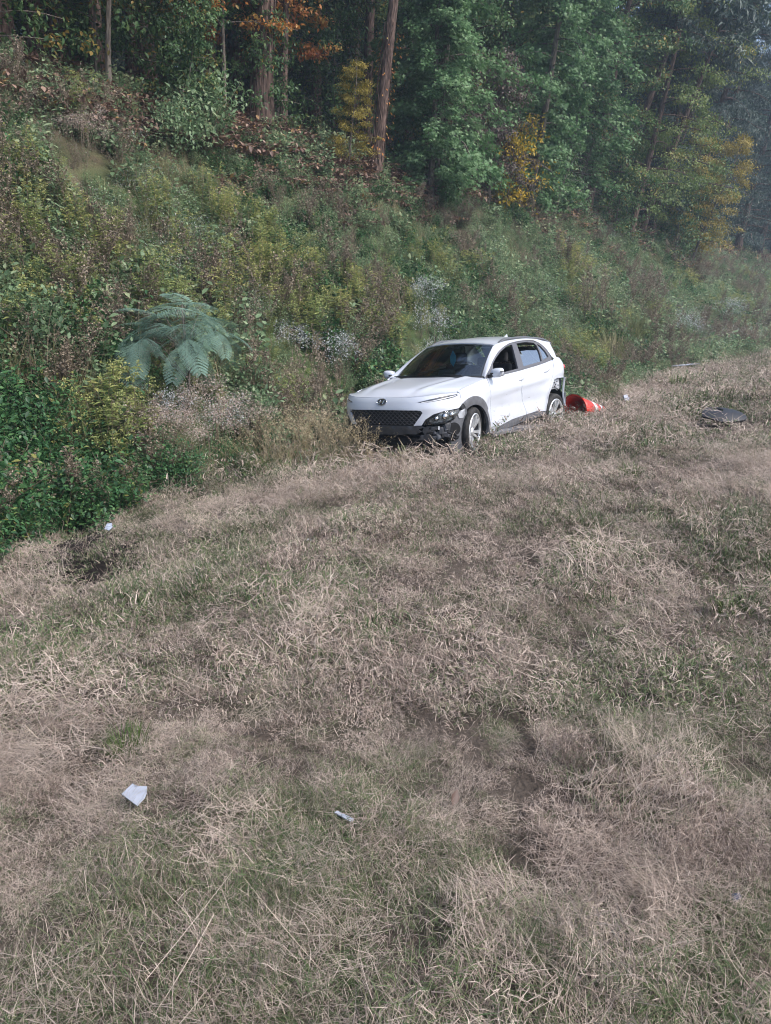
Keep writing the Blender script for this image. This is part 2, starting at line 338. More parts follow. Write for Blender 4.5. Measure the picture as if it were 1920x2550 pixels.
# ================================================================== THE CAR (x forward, y to its left, z up; front axle at x=0)
def white_paint():
    m, t, out = nodes('white_paint')
    p = N(t, 'ShaderNodeBsdfPrincipled'); p.inputs['Roughness'].default_value = .28; p.inputs['Coat Weight'].default_value = .8; p.inputs['Coat Roughness'].default_value = .06
    tc = N(t, 'ShaderNodeTexCoord'); sx = N(t, 'ShaderNodeSeparateXYZ'); t.links.new(tc.outputs['Object'], sx.inputs[0])
    # thin scrapes on the front door: stretched noise, kept inside an oval patch
    mp = N(t, 'ShaderNodeMapping'); mp.inputs['Rotation'].default_value = (0, R_(28), 0); mp.inputs['Scale'].default_value = (5, 1, 60); t.links.new(tc.outputs['Object'], mp.inputs[0])
    nz = N(t, 'ShaderNodeTexNoise'); nz.inputs['Scale'].default_value = 1.6; nz.inputs['Detail'].default_value = 3; t.links.new(mp.outputs[0], nz.inputs['Vector'])
    def dist(cx, cz, rx, rz):
        cmb = N(t, 'ShaderNodeVectorMath', operation='SUBTRACT'); cmb.inputs[1].default_value = (cx, 0, cz); t.links.new(tc.outputs['Object'], cmb.inputs[0])
        sc_ = N(t, 'ShaderNodeVectorMath', operation='MULTIPLY'); sc_.inputs[1].default_value = (1 / rx, 0, 1 / rz); t.links.new(cmb.outputs[0], sc_.inputs[0])
        ln = N(t, 'ShaderNodeVectorMath', operation='LENGTH'); t.links.new(sc_.outputs[0], ln.inputs[0]); return ln.outputs['Value']
    d = dist(-.78, .52, .28, .16)
    mr = N(t, 'ShaderNodeMapRange'); mr.inputs[1].default_value = .5; mr.inputs[2].default_value = 1.1; mr.inputs[3].default_value = .075; mr.inputs[4].default_value = 0; t.links.new(d, mr.inputs[0])
    ad = N(t, 'ShaderNodeMath', operation='ADD'); t.links.new(nz.outputs[0], ad.inputs[0]); t.links.new(mr.outputs[0], ad.inputs[1])
    st = N(t, 'ShaderNodeMapRange'); st.inputs[1].default_value = .74; st.inputs[2].default_value = .78; t.links.new(ad.outputs[0], st.inputs[0])
    # mud spatter low on the body
    n2 = N(t, 'ShaderNodeTexNoise'); n2.inputs['Scale'].default_value = 9; n2.inputs['Detail'].default_value = 8; n2.inputs['Roughness'].default_value = .75; t.links.new(tc.outputs['Object'], n2.inputs['Vector'])
    m2 = N(t, 'ShaderNodeMapRange'); m2.inputs[1].default_value = .95; m2.inputs[2].default_value = .30; m2.inputs[3].default_value = -.20; m2.inputs[4].default_value = .0; t.links.new(sx.outputs['Z'], m2.inputs[0])
    a2 = N(t, 'ShaderNodeMath', operation='ADD'); t.links.new(n2.outputs[0], a2.inputs[0]); t.links.new(m2.outputs[0], a2.inputs[1])
    s2 = N(t, 'ShaderNodeMapRange'); s2.inputs[1].default_value = .5; s2.inputs[2].default_value = .75; s2.inputs[4].default_value = .4; t.links.new(a2.outputs[0], s2.inputs[0])
    c1 = N(t, 'ShaderNodeMixRGB'); c1.inputs[1].default_value = (.61, .65, .73, 1); c1.inputs[2].default_value = (.22, .19, .16, 1); t.links.new(s2.outputs[0], c1.inputs[0])
    c2 = N(t, 'ShaderNodeMixRGB'); c2.inputs[2].default_value = (.07, .07, .08, 1); t.links.new(c1.outputs[0], c2.inputs[1]); t.links.new(st.outputs[0], c2.inputs[0])
    t.links.new(c2.outputs[0], p.inputs['Base Color']); t.links.new(p.outputs[0], out.inputs[0]); return m

def glass_mat(name, tint, gloss=.12):
    m, t, out = nodes(name)
    tr = N(t, 'ShaderNodeBsdfTransparent'); tr.inputs[0].default_value = (*tint, 1)
    gl = N(t, 'ShaderNodeBsdfGlossy'); gl.inputs['Roughness'].default_value = .015; gl.inputs[0].default_value = (.9, .95, 1, 1)
    fr = N(t, 'ShaderNodeFresnel'); fr.inputs[0].default_value = 1.52
    ad = N(t, 'ShaderNodeMath', operation='ADD'); ad.inputs[1].default_value = gloss; ad.use_clamp = True; t.links.new(fr.outputs[0], ad.inputs[0])
    mx = N(t, 'ShaderNodeMixShader'); t.links.new(ad.outputs[0], mx.inputs[0]); t.links.new(tr.outputs[0], mx.inputs[1]); t.links.new(gl.outputs[0], mx.inputs[2]); t.links.new(mx.outputs[0], out.inputs[0])
    return m

M['paint'] = white_paint()
M['cladding'] = plain('grey_plastic', (.12, .125, .14), .5, spec=.5, noise=.2, nscale=14, bump=.15, bscale=90)
M['black_plastic'] = plain('black_plastic', (.018, .019, .022), .45, noise=.2, nscale=20)
M['dark_void'] = plain('dark_underside', (.014, .014, .015), .85, noise=.5, nscale=12)
M['tyre'] = plain('tyre_rubber', (.032, .031, .031), .8, spec=.25, noise=.5, nscale=14, bump=.4, bscale=40)
M['alloy'] = plain('machined_alloy', (.78, .80, .83), .38, metal=.75, noise=.15, nscale=18)
M['alloy_dark'] = plain('dark_alloy', (.05, .05, .055), .45, metal=.6)
M['chrome'] = plain('chrome', (.8, .82, .85), .12, metal=1)
M['raw_metal'] = plain('bare_panel', (.42, .44, .48), .5, metal=.3, noise=.35, nscale=9)
M['inner_grey'] = plain('wheel_liner_plastic', (.10, .105, .12), .6, noise=.25, nscale=8, bump=.25, bscale=18)
M['windscreen'] = glass_mat('windscreen_glass', (.66, .78, .74), .09)
M['side_glass'] = glass_mat('side_glass', (.30, .34, .36), .38)
M['lens'] = glass_mat('lamp_lens', (.8, .85, .9), .04)
M['lamp_bowl'] = plain('lamp_bowl', (.55, .57, .6), .18, metal=.9, noise=.7, nscale=16)
M['red_lens'] = plain('red_lens', (.55, .03, .03), .15, coat=1)
M['seat'] = plain('seat_cloth', (.022, .022, .025), .85, noise=.3, nscale=30)
M['cabin'] = plain('cabin_trim', (.035, .036, .04), .7, noise=.2)
M['led'] = plain('led_white', (.75, .78, .82), .25)
M['smoke'] = plain('smoked_lens', (.07, .075, .09), .12, coat=1)

HW = .885
def W(x):
    x = np.asarray(x, float); f = np.clip(x / .825, 0, .9999); r = np.clip((-2.6 - x) / .75, 0, .9999)
    return HW * (1 - f ** 3.2) ** (1 / 3.2) * (1 - r ** 4) ** .25
belt = pch([.7, .5, .34, .12, -.14, -.5, -1.5, -2.3, -2.8, -3.2], [.865, .872, .890, .925, .965, 1.01, 1.07, 1.135, 1.20, 1.24])
glow = pch([.1, .25, .33, .45, .58, .72, .84, .90], [.89, .945, .965, .972, .976, .995, 1.0, .992])
def flare(x, z):
    y = 0
    for ax in (-.03, -2.62): y = y + .018 * np.exp(-((np.hypot(x - ax, z - .36) - .40) / .10) ** 2) * (z < .95)
    return y
DENTS = [(-.86, .58, .15, .09, .010), (-1.30, .72, .10, .12, .006), (-1.75, .62, .14, .12, .006), (-.60, .46, .10, .08, .008), (-2.15, .80, .14, .07, .006)]
def S(x, z):
    x, z = np.broadcast_arrays(np.asarray(x, float), np.asarray(z, float))
    w = W(x); b = belt(x); lo = glow(np.minimum(z, .90))
    t = np.clip((z - .86) / np.maximum(b - .86, .02), 0, 1); lo = np.where(z > .86, (1 - .05 * t ** 1.7) * np.minimum(lo, 1), lo)
    y = w * lo; dz = np.maximum(z - b, 0); y = y - .42 * dz - .30 * dz * dz + flare(x, z)
    zc = .735 - .075 * (x + .6)                                   # rising crease along the doors
    y = y - .016 / (1 + np.exp(np.clip((z - zc) / .012, -30, 30))) * (x < -.45) * np.clip((z - .4) / .2, 0, 1)
    return y
def SD(x, z):                                                     # the damaged left side
    y = S(x, z)
    for cx, cz, rx, rz, d in DENTS: y = y - d * np.exp(-((x - cx) / rx) ** 2 - ((z - cz) / rz) ** 2)
    return y
zr = pch([-.95, -1.15, -1.5, -2., -2.5, -2.9, -3.15], [1.36, 1.435, 1.49, 1.508, 1.478, 1.415, 1.36])
def yr(x): return S(x, zr(x))
def Rf(x, y): return zr(x) + .06 * (1 - np.clip(np.abs(y) / yr(x), 0, 1) ** 2.4)
_th = np.linspace(0, math.pi / 2, 800)
_X = .825 * np.abs(np.cos(_th)) ** (2 / 3.2); _Y = HW * np.abs(np.sin(_th)) ** (2 / 3.2)
_L = np.concatenate([[0], np.cumsum(np.hypot(np.diff(_X), np.diff(_Y)))])
def plan(q): a = np.abs(q); return np.interp(a, _L, _X), np.sign(q) * np.interp(a, _L, _Y)
nose = pch([.15, .3, .45, .6, .72, .80, .86, .92, .98], [.14, .05, .01, 0, .0, .02, .06, .14, .30])
def Fc(q, z, off=0.0):
    q, z = np.broadcast_arrays(np.asarray(q, float), np.asarray(z, float)); x, y = plan(q); k = nose(z)
    k = k + .012 * np.exp(-((z - .70) / .03) ** 2) * -1 + off
    X = x - k * np.clip(x / .825, 0, 1); Y = y * (1 - .18 * k * np.abs(y) / HW) + np.sign(y) * flare(x, z) * np.clip((np.abs(q) - .9) / .2, 0, 1)
    return np.stack([X, Y, z], -1)
hoodc = pch([.80, .7, .55, .3, 0, -.3, -.6], [.865, .905, .945, .985, 1.02, 1.05, 1.07])
def WS(a, v, off=0.0):
    A = np.abs(a) ** 2.2
    bx, by, bz = -.26 - .28 * A, .735 * a, 1.055 - .02 * A; tx, ty, tz = -1.06 - .10 * A, .585 * a, 1.485 - .045 * A
    bl = .02 * np.sin(math.pi * v)
    return np.stack([bx + (tx - bx) * v + bl * .6 + off * .5, by + (ty - by) * v, bz + (tz - bz) * v + bl + off * .85], -1)

# ---- panel tools
def dens(poly, step):
    out = []; n = len(poly)
    for i in range(n):
        a = np.array(poly[i], float); b = np.array(poly[(i + 1) % n], float); k = max(1, int(math.ceil(np.linalg.norm(b - a) / step)))
        for j in range(k): out.append(a + (b - a) * j / k)
    return np.array(out)
def chaikin(poly, it=1):
    p = np.array(poly, float)
    for _ in range(it):
        q = np.roll(p, -1, 0); p = np.stack([p * .75 + q * .25, p * .25 + q * .75], 1).reshape(-1, 2)
    return p
def inside(pts, poly):
    x, y = pts[:, 0], pts[:, 1]; r = np.zeros(len(pts), bool); n = len(poly)
    for i in range(n):
        (x1, y1), (x2, y2) = poly[i], poly[(i + 1) % n]
        if y1 == y2: continue
        c = ((y1 > y) != (y2 > y)) & (x < (x2 - x1) * (y - y1) / (y2 - y1) + x1); r ^= c
    return r
def fill(poly, holes=(), step=.04):
    bs = [dens(poly, step)] + [dens(h, step) for h in holes]
    pts = []; edges = []
    for b in bs:
        k = len(pts); pts += b.tolist(); edges += [(k + i, k + (i + 1) % len(b)) for i in range(len(b))]
    lo = bs[0].min(0); hi = bs[0].max(0)
    gx = np.arange(lo[0] + step / 2, hi[0], step); gy = np.arange(lo[1] + step / 2, hi[1], step)
    if len(gx) and len(gy):
        G = np.stack(np.meshgrid(gx, gy), -1).reshape(-1, 2); G = G[inside(G, bs[0])]
        for h in bs[1:]: G = G[~inside(G, h)]
        allb = np.concatenate(bs)
        if len(G): G = G[np.min(np.linalg.norm(G[:, None] - allb[None], axis=-1), 1) > step * .45]
        pts += G.tolist()
    v, _, f, *_r = delaunay_2d_cdt([Vector(p) for p in pts], edges, [], 0, 1e-5)
    v = np.array([tuple(p) for p in v]); f = np.array([t for t in f if len(t) == 3])
    c = v[f].mean(1); k = inside(c, bs[0])
    for h in bs[1:]: k &= ~inside(c, h)
    return v, f[k]
def shell(name, V, F, mat, parent, th=.012, inward=None, mirror=False, smooth=True):
    """a sheet with a folded-in rim so that its edge has depth"""
    V = np.array(V, float)
    if mirror: V = V * [1, -1, 1]
    e = {}
    for t in F:
        for a, b in ((t[0], t[1]), (t[1], t[2]), (t[2], t[0])): e[(a, b)] = 1
    nb = [(a, b) for (a, b) in e if (b, a) not in e]
    n = np.zeros_like(V); fn = np.cross(V[F[:, 1]] - V[F[:, 0]], V[F[:, 2]] - V[F[:, 0]])
    for k in range(3): np.add.at(n, F[:, k], fn)
    n = unit(n)
    cen = np.array([-1.3, 0, .75]) if inward is None else np.array(inward)
    flip = ((V - cen) * n).sum() < 0
    FF = F[:, ::-1] if flip else F
    if flip: n = -n; nb = [(b, a) for a, b in nb]
    Vs = [V]; faces = [tuple(t) for t in FF]; k = len(V); rim = []
    for a, b in nb:
        rim += [V[a], V[b], V[b] - n[b] * th, V[a] - n[a] * th]; faces.append((k, k + 3, k + 2, k + 1)[::1]); k += 4
    if rim: Vs.append(np.array(rim))
    me = new_mesh(name, np.concatenate(Vs), faces, mat, False)
    if smooth: me.polygons.foreach_set('use_smooth', np.array([len(f) == 3 for f in faces]))
    return obj(name, me, parent)
def side_panel(name, poly, mat, parent, off=0.0, step=.04, holes=(), fn=SD, th=.015, rnd=0, both=True):
    if rnd: poly = chaikin(poly, rnd)
    v, f = fill(poly, holes, step)
    r = shell(name, np.stack([v[:, 0], fn(v[:, 0], v[:, 1]) + off, v[:, 1]], -1), f, mat, parent, th)
    if both: shell(name, np.stack([v[:, 0], S(v[:, 0], v[:, 1]) + off, v[:, 1]], -1), f, mat, parent, th, mirror=True)
    return r
def nose_panel(name, poly, mat, parent, off=0.0, step=.04, holes=(), th=.015, rnd=0, mirror=False):
    if rnd: poly = chaikin(poly, rnd)
    v, f = fill(poly, holes, step)
    return shell(name, Fc(v[:, 0], v[:, 1], -off), f, mat, parent, th, mirror=mirror)
def grid_shell(name, G, mat, parent, th=.012, mirror=False, inward=None):
    a, b = G.shape[:2]; I = np.arange(a * b).reshape(a, b)
    F = np.concatenate([np.stack([I[:-1, :-1], I[1:, :-1], I[1:, 1:]], -1).reshape(-1, 3), np.stack([I[:-1, :-1], I[1:, 1:], I[:-1, 1:]], -1).reshape(-1, 3)])
    return shell(name, G.reshape(-1, 3), F, mat, parent, th, inward, mirror)
def bm_obj(name, build, mat, parent, smooth=False, bevel=0.0, seg=2):
    bm = bmesh.new(); build(bm)
    if bevel: bmesh.ops.bevel(bm, geom=[e for e in bm.edges], offset=bevel, segments=seg, affect='EDGES', profile=.6)
    bmesh.ops.recalc_face_normals(bm, faces=bm.faces)
    me = bpy.data.meshes.new(name); bm.to_mesh(me); bm.free()
    for m_ in (mat if isinstance(mat, (list, tuple)) else [mat]): me.materials.append(m_)
    if smooth: me.polygons.foreach_set('use_smooth', np.ones(len(me.polygons), bool))
    return obj(name, me, parent)
def box(bm, c, s, rot=(0, 0, 0), taper=1.0):
    r = bmesh.ops.create_cube(bm, size=1)['verts']; m = Euler(rot).to_matrix()
    for v in r:
        co = Vector((v.co.x * s[0], v.co.y * s[1], v.co.z * s[2]))
        if v.co.z > 0: co.x *= taper; co.y *= taper
        v.co = m @ co + Vector(c)
    return r
def lathe_y(bm, prof_, seg=40, c=(0, 0, 0), mi=0):
    """revolve (radius, y) pairs about the y axis"""
    rings = []
    for r, y in prof_: rings.append([bm.verts.new((c[0] + r * math.cos(2 * math.pi * k / seg), c[1] + y, c[2] + r * math.sin(2 * math.pi * k / seg))) for k in range(seg)])
    for i in range(len(rings) - 1):
        for k in range(seg):
            f = bm.faces.new((rings[i][k], rings[i][(k + 1) % seg], rings[i + 1][(k + 1) % seg], rings[i + 1][k])); f.smooth = True; f.material_index = mi

CAR_POS = (.470, 10.725, EYE - 2.133)
def build_car():
    car = empty('car', CAR_POS)
    ry = Matrix.Rotation(-2.20751, 4, 'Z') @ Matrix.Rotation(-.01668, 4, 'Y') @ Matrix.Rotation(.07231, 4, 'X')
    car.rotation_euler = ry.to_euler()
    tag(car, 'white crashed hatchback resting in the weeds at the ditch, bumper corner torn off', 'car')
    PA, CL, BP = M['paint'], M['cladding'], M['black_plastic']
    BP2 = plain('lower_bumper_plastic', (.045, .048, .055), .55, noise=.3, nscale=10, bump=.2, bscale=40)
    ZB = lambda q: np.interp(np.abs(q), [0, .45, .85, 1.12, 1.22], [.850, .857, .880, .875, .87])
    # bonnet
    u = np.linspace(0, 1, 26) ** 1.25; a = np.linspace(-1, 1, 41)
    qf = a * 1.10; fp = Fc(qf, ZB(qf)); bk = np.stack([-.235 - .28 * np.abs(a) ** 2.2, .80 * a, np.zeros_like(a)], -1)
    G = np.zeros((26, 41, 3))
    for i, uu in enumerate(u):
        x = fp[:, 0] + (bk[:, 0] - fp[:, 0]) * uu
        # the edge line runs along the wing top
        ye = np.array([float(S(xx, belt(xx))) for xx in x]) * .985
        w = np.clip(uu / .22, 0, 1); w = w * (2 - w)
        y = fp[:, 1] * (1 - w) + np.sign(a) * np.abs(a) * ye * w
        aa = np.clip(np.abs(y) / ye, 0, 1); z = belt(x) + (hoodc(x) - belt(x)) * (1 - aa ** 3.4)
        z = z + .016 * np.exp(-((np.abs(y) - (.44 + .14 * uu)) / .05) ** 2) * np.clip(uu / .3, 0, 1) - .010 * np.exp(-((np.abs(y) - (.34 + .14 * uu)) / .07) ** 2)
        G[i] = np.stack([x, y, z + (fp[:, 2] - z) * (1 - np.clip(uu / .22, 0, 1)) ** 2], -1)
    grid_shell('bonnet', G, PA, car, .02)
    # nose panel: white, with the lamp slits cut out and the left lower corner missing
    slit = [(.53, .788), (.69, .822), (.9, .855), (1.10, .862), (1.135, .845), (1.04, .822), (.78, .795), (.6, .778)]
    top = [(q, float(ZB(q)) - .006) for q in np.linspace(-1.22, 1.22, 40)]
    right = [(1.22, .74), (1.13, .68), (.88, .662), (.74, .63), (.64, .57), (.585, .495), (.475, .49), (.565, .60), (.605, .655), (.585, .683), (.54, .69)]
    poly = top + right + [(0.2, .695), (-.2, .695)] + [(-q, z) for q, z in right[::-1]]
    nose_panel('front_bumper', poly, PA, car, holes=[slit, [(-q, z) for q, z in slit]], step=.035, th=.02)
    for sg in (1, -1):
        d = nose_panel('daytime_light', [(sg * q, z) for q, z in slit], M['smoke'], car, off=-.006, step=.05)
        led = [(.58, .787), (.75, .808), (.95, .835), (1.08, .847), (1.08, .841), (.95, .827), (.75, .799), (.6, .781)]
        nose_panel('light_strip', [(sg * q, z) for q, z in led], M['led'], d, off=-.002, step=.05, th=.004)
    # grille: dark recess, woven lattice in front of it
    gp = [(-.54, .69), (0, .697), (.54, .69), (.597, .655), (.56, .60), (.47, .49), (-.47, .49), (-.56, .60), (-.597, .655)]
    gr = nose_panel('grille', gp, BP, car, off=-.035, step=.06)
    cl = Cloud()
    for row in range(7):
        z0 = .505 + row * .029
        for q0 in np.arange(-.57, .58, .068):
            q_ = q0 + (.034 if row % 2 else 0); 
            if abs(q_) > .50 + .09 * (z0 - .5) / .19: continue
            for da, db in (((-.034, 0), (0, .024)), ((0, .024), (.034, 0))):
                p0 = Fc(q_ + da[0], z0 + da[1], .014); p1 = Fc(q_ + db[0], z0 + db[1], .014)
                cl.tube(np.array([p0, (p0 + p1) / 2 + [.006, 0, 0], p1]), .0055, 4)
    lt = obj('lattice', cl.mesh('lattice', [plain('grille_grey', (.05, .052, .06), .3, coat=.4)], True), gr)
    # plastic below the grille
    nose_panel('lower_bumper', [(-.60, .49), (.56, .488), (.62, .47), (.53, .445), (.57, .41), (.49, .375), (.38, .382), (.2, .36), (0, .368), (-.62, .36)], BP2, car, off=-.006, step=.05)
    nose_panel('lower_bumper_corner', [(-.60, .68), (-1.12, .66), (-1.3, .50), (-1.3, .22), (-.62, .22), (-.60, .36), (-.585, .5)], BP2, car, off=-.006, step=.05)
    # emblem: oval ring with a slanted letter
    em = nose_panel('emblem', [(.075 * math.cos(t), .797 + .037 * math.sin(t)) for t in np.linspace(0, 2 * math.pi, 28, endpoint=False)], M['smoke'], car, off=.004, step=.05, th=.006)
    cl = Cloud(); tt = np.linspace(0, 2 * math.pi, 33)
    cl.tube(np.array([Fc(.077 * math.cos(t), .797 + .039 * math.sin(t), -.007) for t in tt]), .0058, 6)
    for pts in ([(-.040, .775), (-.022, .819)], [(.018, .775), (.040, .819)], [(-.034, .789), (.0, .799), (.034, .806)]):
        cl.tube(np.array([Fc(q, z, -.008) for q, z in pts]), .0075, 6)
    obj('badge', cl.mesh('badge', [M['chrome']], True), em)
    # headlamps
    hp = [(.605, .515), (.655, .572), (.75, .622), (.885, .653), (1.135, .668), (1.135, .64), (1.05, .55), (.92, .505), (.66, .495)]
    for sg in (1, -1):
        h = nose_panel('headlight', [(sg * q, z) for q, z in hp], BP, car, off=-.075, step=.05)
        nose_panel('housing', [(sg * q, z) for q, z in hp], BP, h, off=.0, step=.05, th=.09, holes=[[(sg * (.865 + (q - .865) * .86), .585 + (z - .585) * .84) for q, z in hp]])
        nose_panel('bowl', [(sg * (.865 + (q - .865) * .84), .585 + (z - .585) * .80) for q, z in hp], M['lamp_bowl'], h, off=-.055, step=.03)
        for q0, rr in ((.76, .038), (.88, .043), (.99, .035)):
            c = Fc(sg * q0, .575 + .03 * (q0 - .76) / .2, .045)
            def bl(bm, c=c, rr=rr):
                bmesh.ops.create_uvsphere(bm, u_segments=16, v_segments=10, radius=rr, matrix=Matrix.Translation(Vector(c)))
            bm_obj('reflector', bl, M['chrome'], h, True)
        nose_panel('lens', [(sg * q, z) for q, z in hp], M['lens'], h, off=.005, step=.05, th=.003)
    # what shows behind the missing corner: liner, fog lamp seat, bracket, hoses
    nose_panel('wheel_liner', [(.92, .48), (1.08, .60), (1.2, .66), (1.26, .70), (1.33, .62), (1.35, .45), (1.34, .10), (.98, .08), (.93, .25)], M['inner_grey'], car, off=-.05, step=.05, rnd=1, th=.03)
    def fog(bm):
        c = Vector(Fc(1.02, .42, .028)); m = Matrix.Translation(c) @ Matrix.Rotation(R_(38), 4, 'Z') @ Matrix.Rotation(R_(90), 4, 'Y')
        bmesh.ops.create_cone(bm, cap_ends=True, segments=26, radius1=.06, radius2=.085, depth=.03, matrix=m)
        bmesh.ops.create_cone(bm, cap_ends=True, segments=26, radius1=.045, radius2=.05, depth=.03, matrix=Matrix.Translation(Vector((.012, .009, 0))) @ m)
    bm_obj('fog_lamp_seat', fog, M['dark_void'], car)
    nose_panel('torn_bracket', [(1.10, .60), (1.16, .645), (1.25, .66), (1.27, .60), (1.22, .545), (1.12, .55)], M['raw_metal'], car, off=-.01, step=.04)
    nose_panel('torn_bracket', [(1.12, .68), (1.20, .735), (1.27, .68), (1.2, .655)], BP, car, off=-.015, step=.04)
    for pl in ([(.60, .47), (.70, .485), (.66, .44), (.72, .40), (.64, .41), (.60, .36), (.57, .42)], [(.88, .50), (.99, .52), (.95, .46), (.97, .38), (.91, .43)], [(.54, .36), (.66, .37), (.74, .31), (.70, .25), (.60, .29), (.5, .30)]):
        nose_panel('torn_strip', pl, BP2, car, off=-.03, step=.03, th=.008)
    cl = Cloud(); r = np.random.default_rng(3)
    for k in range(13):
        q0 = .60 + .34 * r.random(); z0 = .25 + .2 * r.random(); p0 = Fc(q0, z0, .12 + .1 * r.random())
        p = [p0]
        for j in range(5): p.append(p[-1] + r.normal(size=3) * .045)
        cl.tube(np.array(p), .006 + .012 * r.random(), 6)
    hz = obj('hoses', cl.mesh('hoses', [M['dark_void']], True), car); tag(hz, kind='stuff')
    for q0, z0, s_ in ((.62, .40, (.06, .11, .07)), (.70, .45, (.05, .09, .05)), (.80, .41, (.06, .06, .09)), (.87, .36, (.07, .07, .07)), (.66, .33, (.04, .16, .03))):
        bm_obj('bumper_mount', lambda bm: box(bm, Fc(q0, z0, .10), s_, (0, .2, .5)), M['inner_grey'] if q0 > .65 else M['black_plastic'], car, False, .012)
    for q0, z0, rr, ln in ((.74, .34, .045, .10), (.86, .44, .03, .08), (.93, .36, .05, .06), (.68, .42, .022, .12)):
        bm_obj('canister', lambda bm: bmesh.ops.create_cone(bm, cap_ends=True, segments=18, radius1=rr, radius2=rr * .85, depth=ln, matrix=Matrix.Translation(Vector(Fc(q0, z0, .12))) @ Matrix.Rotation(.5, 4, 'X')), M['inner_grey'], car, False, .006)
    bm_obj('washer_tag', lambda bm: box(bm, Fc(.795, .45, .03), (.006, .022, .045), (0, .1, .6)), M['led'], car)
    bm_obj('undertray', lambda bm: box(bm, (-1.05, 0, .26), (3.4, 1.33, .1)), M['dark_void'], car, False, .02)
    bm_obj('radiator', lambda bm: box(bm, (.26, -.1, .52), (.45, 1.10, .40)), M['dark_void'], car, False, .02)
    # wings
    fx = float(plan(1.22)[0])
    topw = [(x, float(belt(x)) - .004) for x in np.linspace(fx + .03, -.50, 14)]
    arcF = [(-.03 + .445 * math.cos(R_(t)) * 1.12, .345 + .462 * math.sin(R_(t))) for t in np.linspace(-8, 188, 34)]
    arcF = [p for p in arcF if p[0] < fx + .01]
    wing = [(fx + .03, .80), (fx + .035, .862)] + topw + [(-.508, .86), (-.553, .66), (-.585, .46), (-.61, .25), (-.57, .24)] + arcF[::-1][1:] 
    side_panel('front_wing', wing, PA, car, step=.035)
    rin = [(-.05 + .375 * math.cos(R_(t)) * 1.10, .315 + .375 * math.sin(R_(t))) for t in np.linspace(-14, 194, 34)]
    rin = [p for p in rin if p[0] < fx - .06]
    clad = [p for p in arcF] + rin[::-1]
    side_panel('wheel_arch_trim', clad, CL, car, off=.008, step=.04, th=.035)
    # doors
    fd = [(-.515, 1.008), (-.512, .86), (-.557, .66), (-.589, .46), (-.615, .262), (-.70, .262), (-.76, .31), (-1.173, .372), (-1.655, .40), (-1.648, .45), (-1.515, .65), (-1.465, .80), (-1.462, .866), (-1.498, .99), (-1.53, 1.06)]
    fd += [(x, float(belt(x)) - .012) for x in np.linspace(-1.5, -.6, 9)]
    side_panel('front_door', fd, PA, car, step=.03)
    rd = [(-1.538, 1.06), (-1.506, .99), (-1.470, .866), (-1.473, .80), (-1.523, .65), (-1.656, .45), (-1.665, .40), (-2.056, .415), (-2.31, .385), (-2.355, .53), (-2.425, .74), (-2.50, .85), (-2.565, .95), (-2.62, 1.04), (-2.63, 1.15)]
    rd += [(x, float(belt(x)) - .012) for x in np.linspace(-2.58, -1.6, 9)]
    side_panel('rear_door', rd, PA, car, step=.03)
    side_panel('door_trim', [(-.705, .300), (-.76, .303), (-1.173, .365), (-1.655, .393), (-1.66, .32), (-1.203, .268), (-.72, .255)], CL, car, off=.006, step=.04)
    side_panel('door_trim', [(-1.672, .393), (-2.056, .407), (-2.30, .378), (-2.30, .35), (-2.179, .325), (-1.682, .316)], CL, car, off=.006, step=.04)
    side_panel('seam_shade_sheet', [(-.40, .40), (-.40, .98), (-.62, 1.0), (-2.72, 1.14), (-2.66, .92), (-2.52, .70), (-2.42, .40)], M['dark_void'], car, off=-.03, step=.1, fn=SD)  # dark sheet added behind the door gaps, its colour standing in for shade
    side_panel('sill', [(-.60, .25), (-2.36, .36), (-2.32, .21), (-.62, .18)], M['black_plastic'], car, off=-.025, step=.06)
    def skirt(bm):
        pts = [(-.57, .895, .235), (-.95, .90, .24), (-1.53, .905, .215), (-2.10, .915, .165), (-2.56, .92, .128)]
        prev = None
        for x, y, z in pts:
            ring = [bm.verts.new(c) for c in ((x, y, z), (x, y - .085, z + .035), (x, y - .09, z + .022), (x, y - .005, z - .038))]
            if prev:
                for k in range(4): bm.faces.new((prev[k], prev[(k + 1) % 4], ring[(k + 1) % 4], ring[k]))
            else: bm.faces.new(ring)
            prev = ring
        bm.faces.new(prev)
    o = bm_obj('side_skirt', skirt, plain('skirt_grey', (.16, .165, .18), .45, noise=.3, nscale=7), car); tag(o, 'torn side skirt strip hanging loose below the doors')
    side_panel('sill_scrape', [(-1.75, .30), (-2.2, .318), (-2.26, .345), (-2.0, .30)], M['raw_metal'], car, off=-.02, step=.05, both=False)
    # rear quarter with the torn arch edge
    q = [(-2.318, .385), (-2.363, .53), (-2.433, .74), (-2.508, .85), (-2.573, .95), (-2.628, 1.04), (-2.638, 1.155), (-2.70, 1.185), (-2.78, 1.20), (-2.88, 1.185), (-3.05, 1.08), (-3.17, 1.0), (-3.235, .90), (-3.20, .86), (-3.02, .865), (-2.72, .872), (-2.60, .855), (-2.53, .78), (-2.455, .68), (-2.415, .52), (-2.345, .37)]
    side_panel('rear_quarter', q, PA, car, step=.03, both=True)
    shell_poly = [(-2.56, .76), (-2.62, .84), (-2.75, .862), (-2.95, .858), (-2.96, .70), (-2.86, .66), (-2.76, .70), (-2.62, .70), (-2.5, .64)]
    o = side_panel('torn_arch_panel', shell_poly, M['raw_metal'], car, off=-.055, step=.04, both=False); tag(o, 'bare grey metal exposed above the rear wheel')
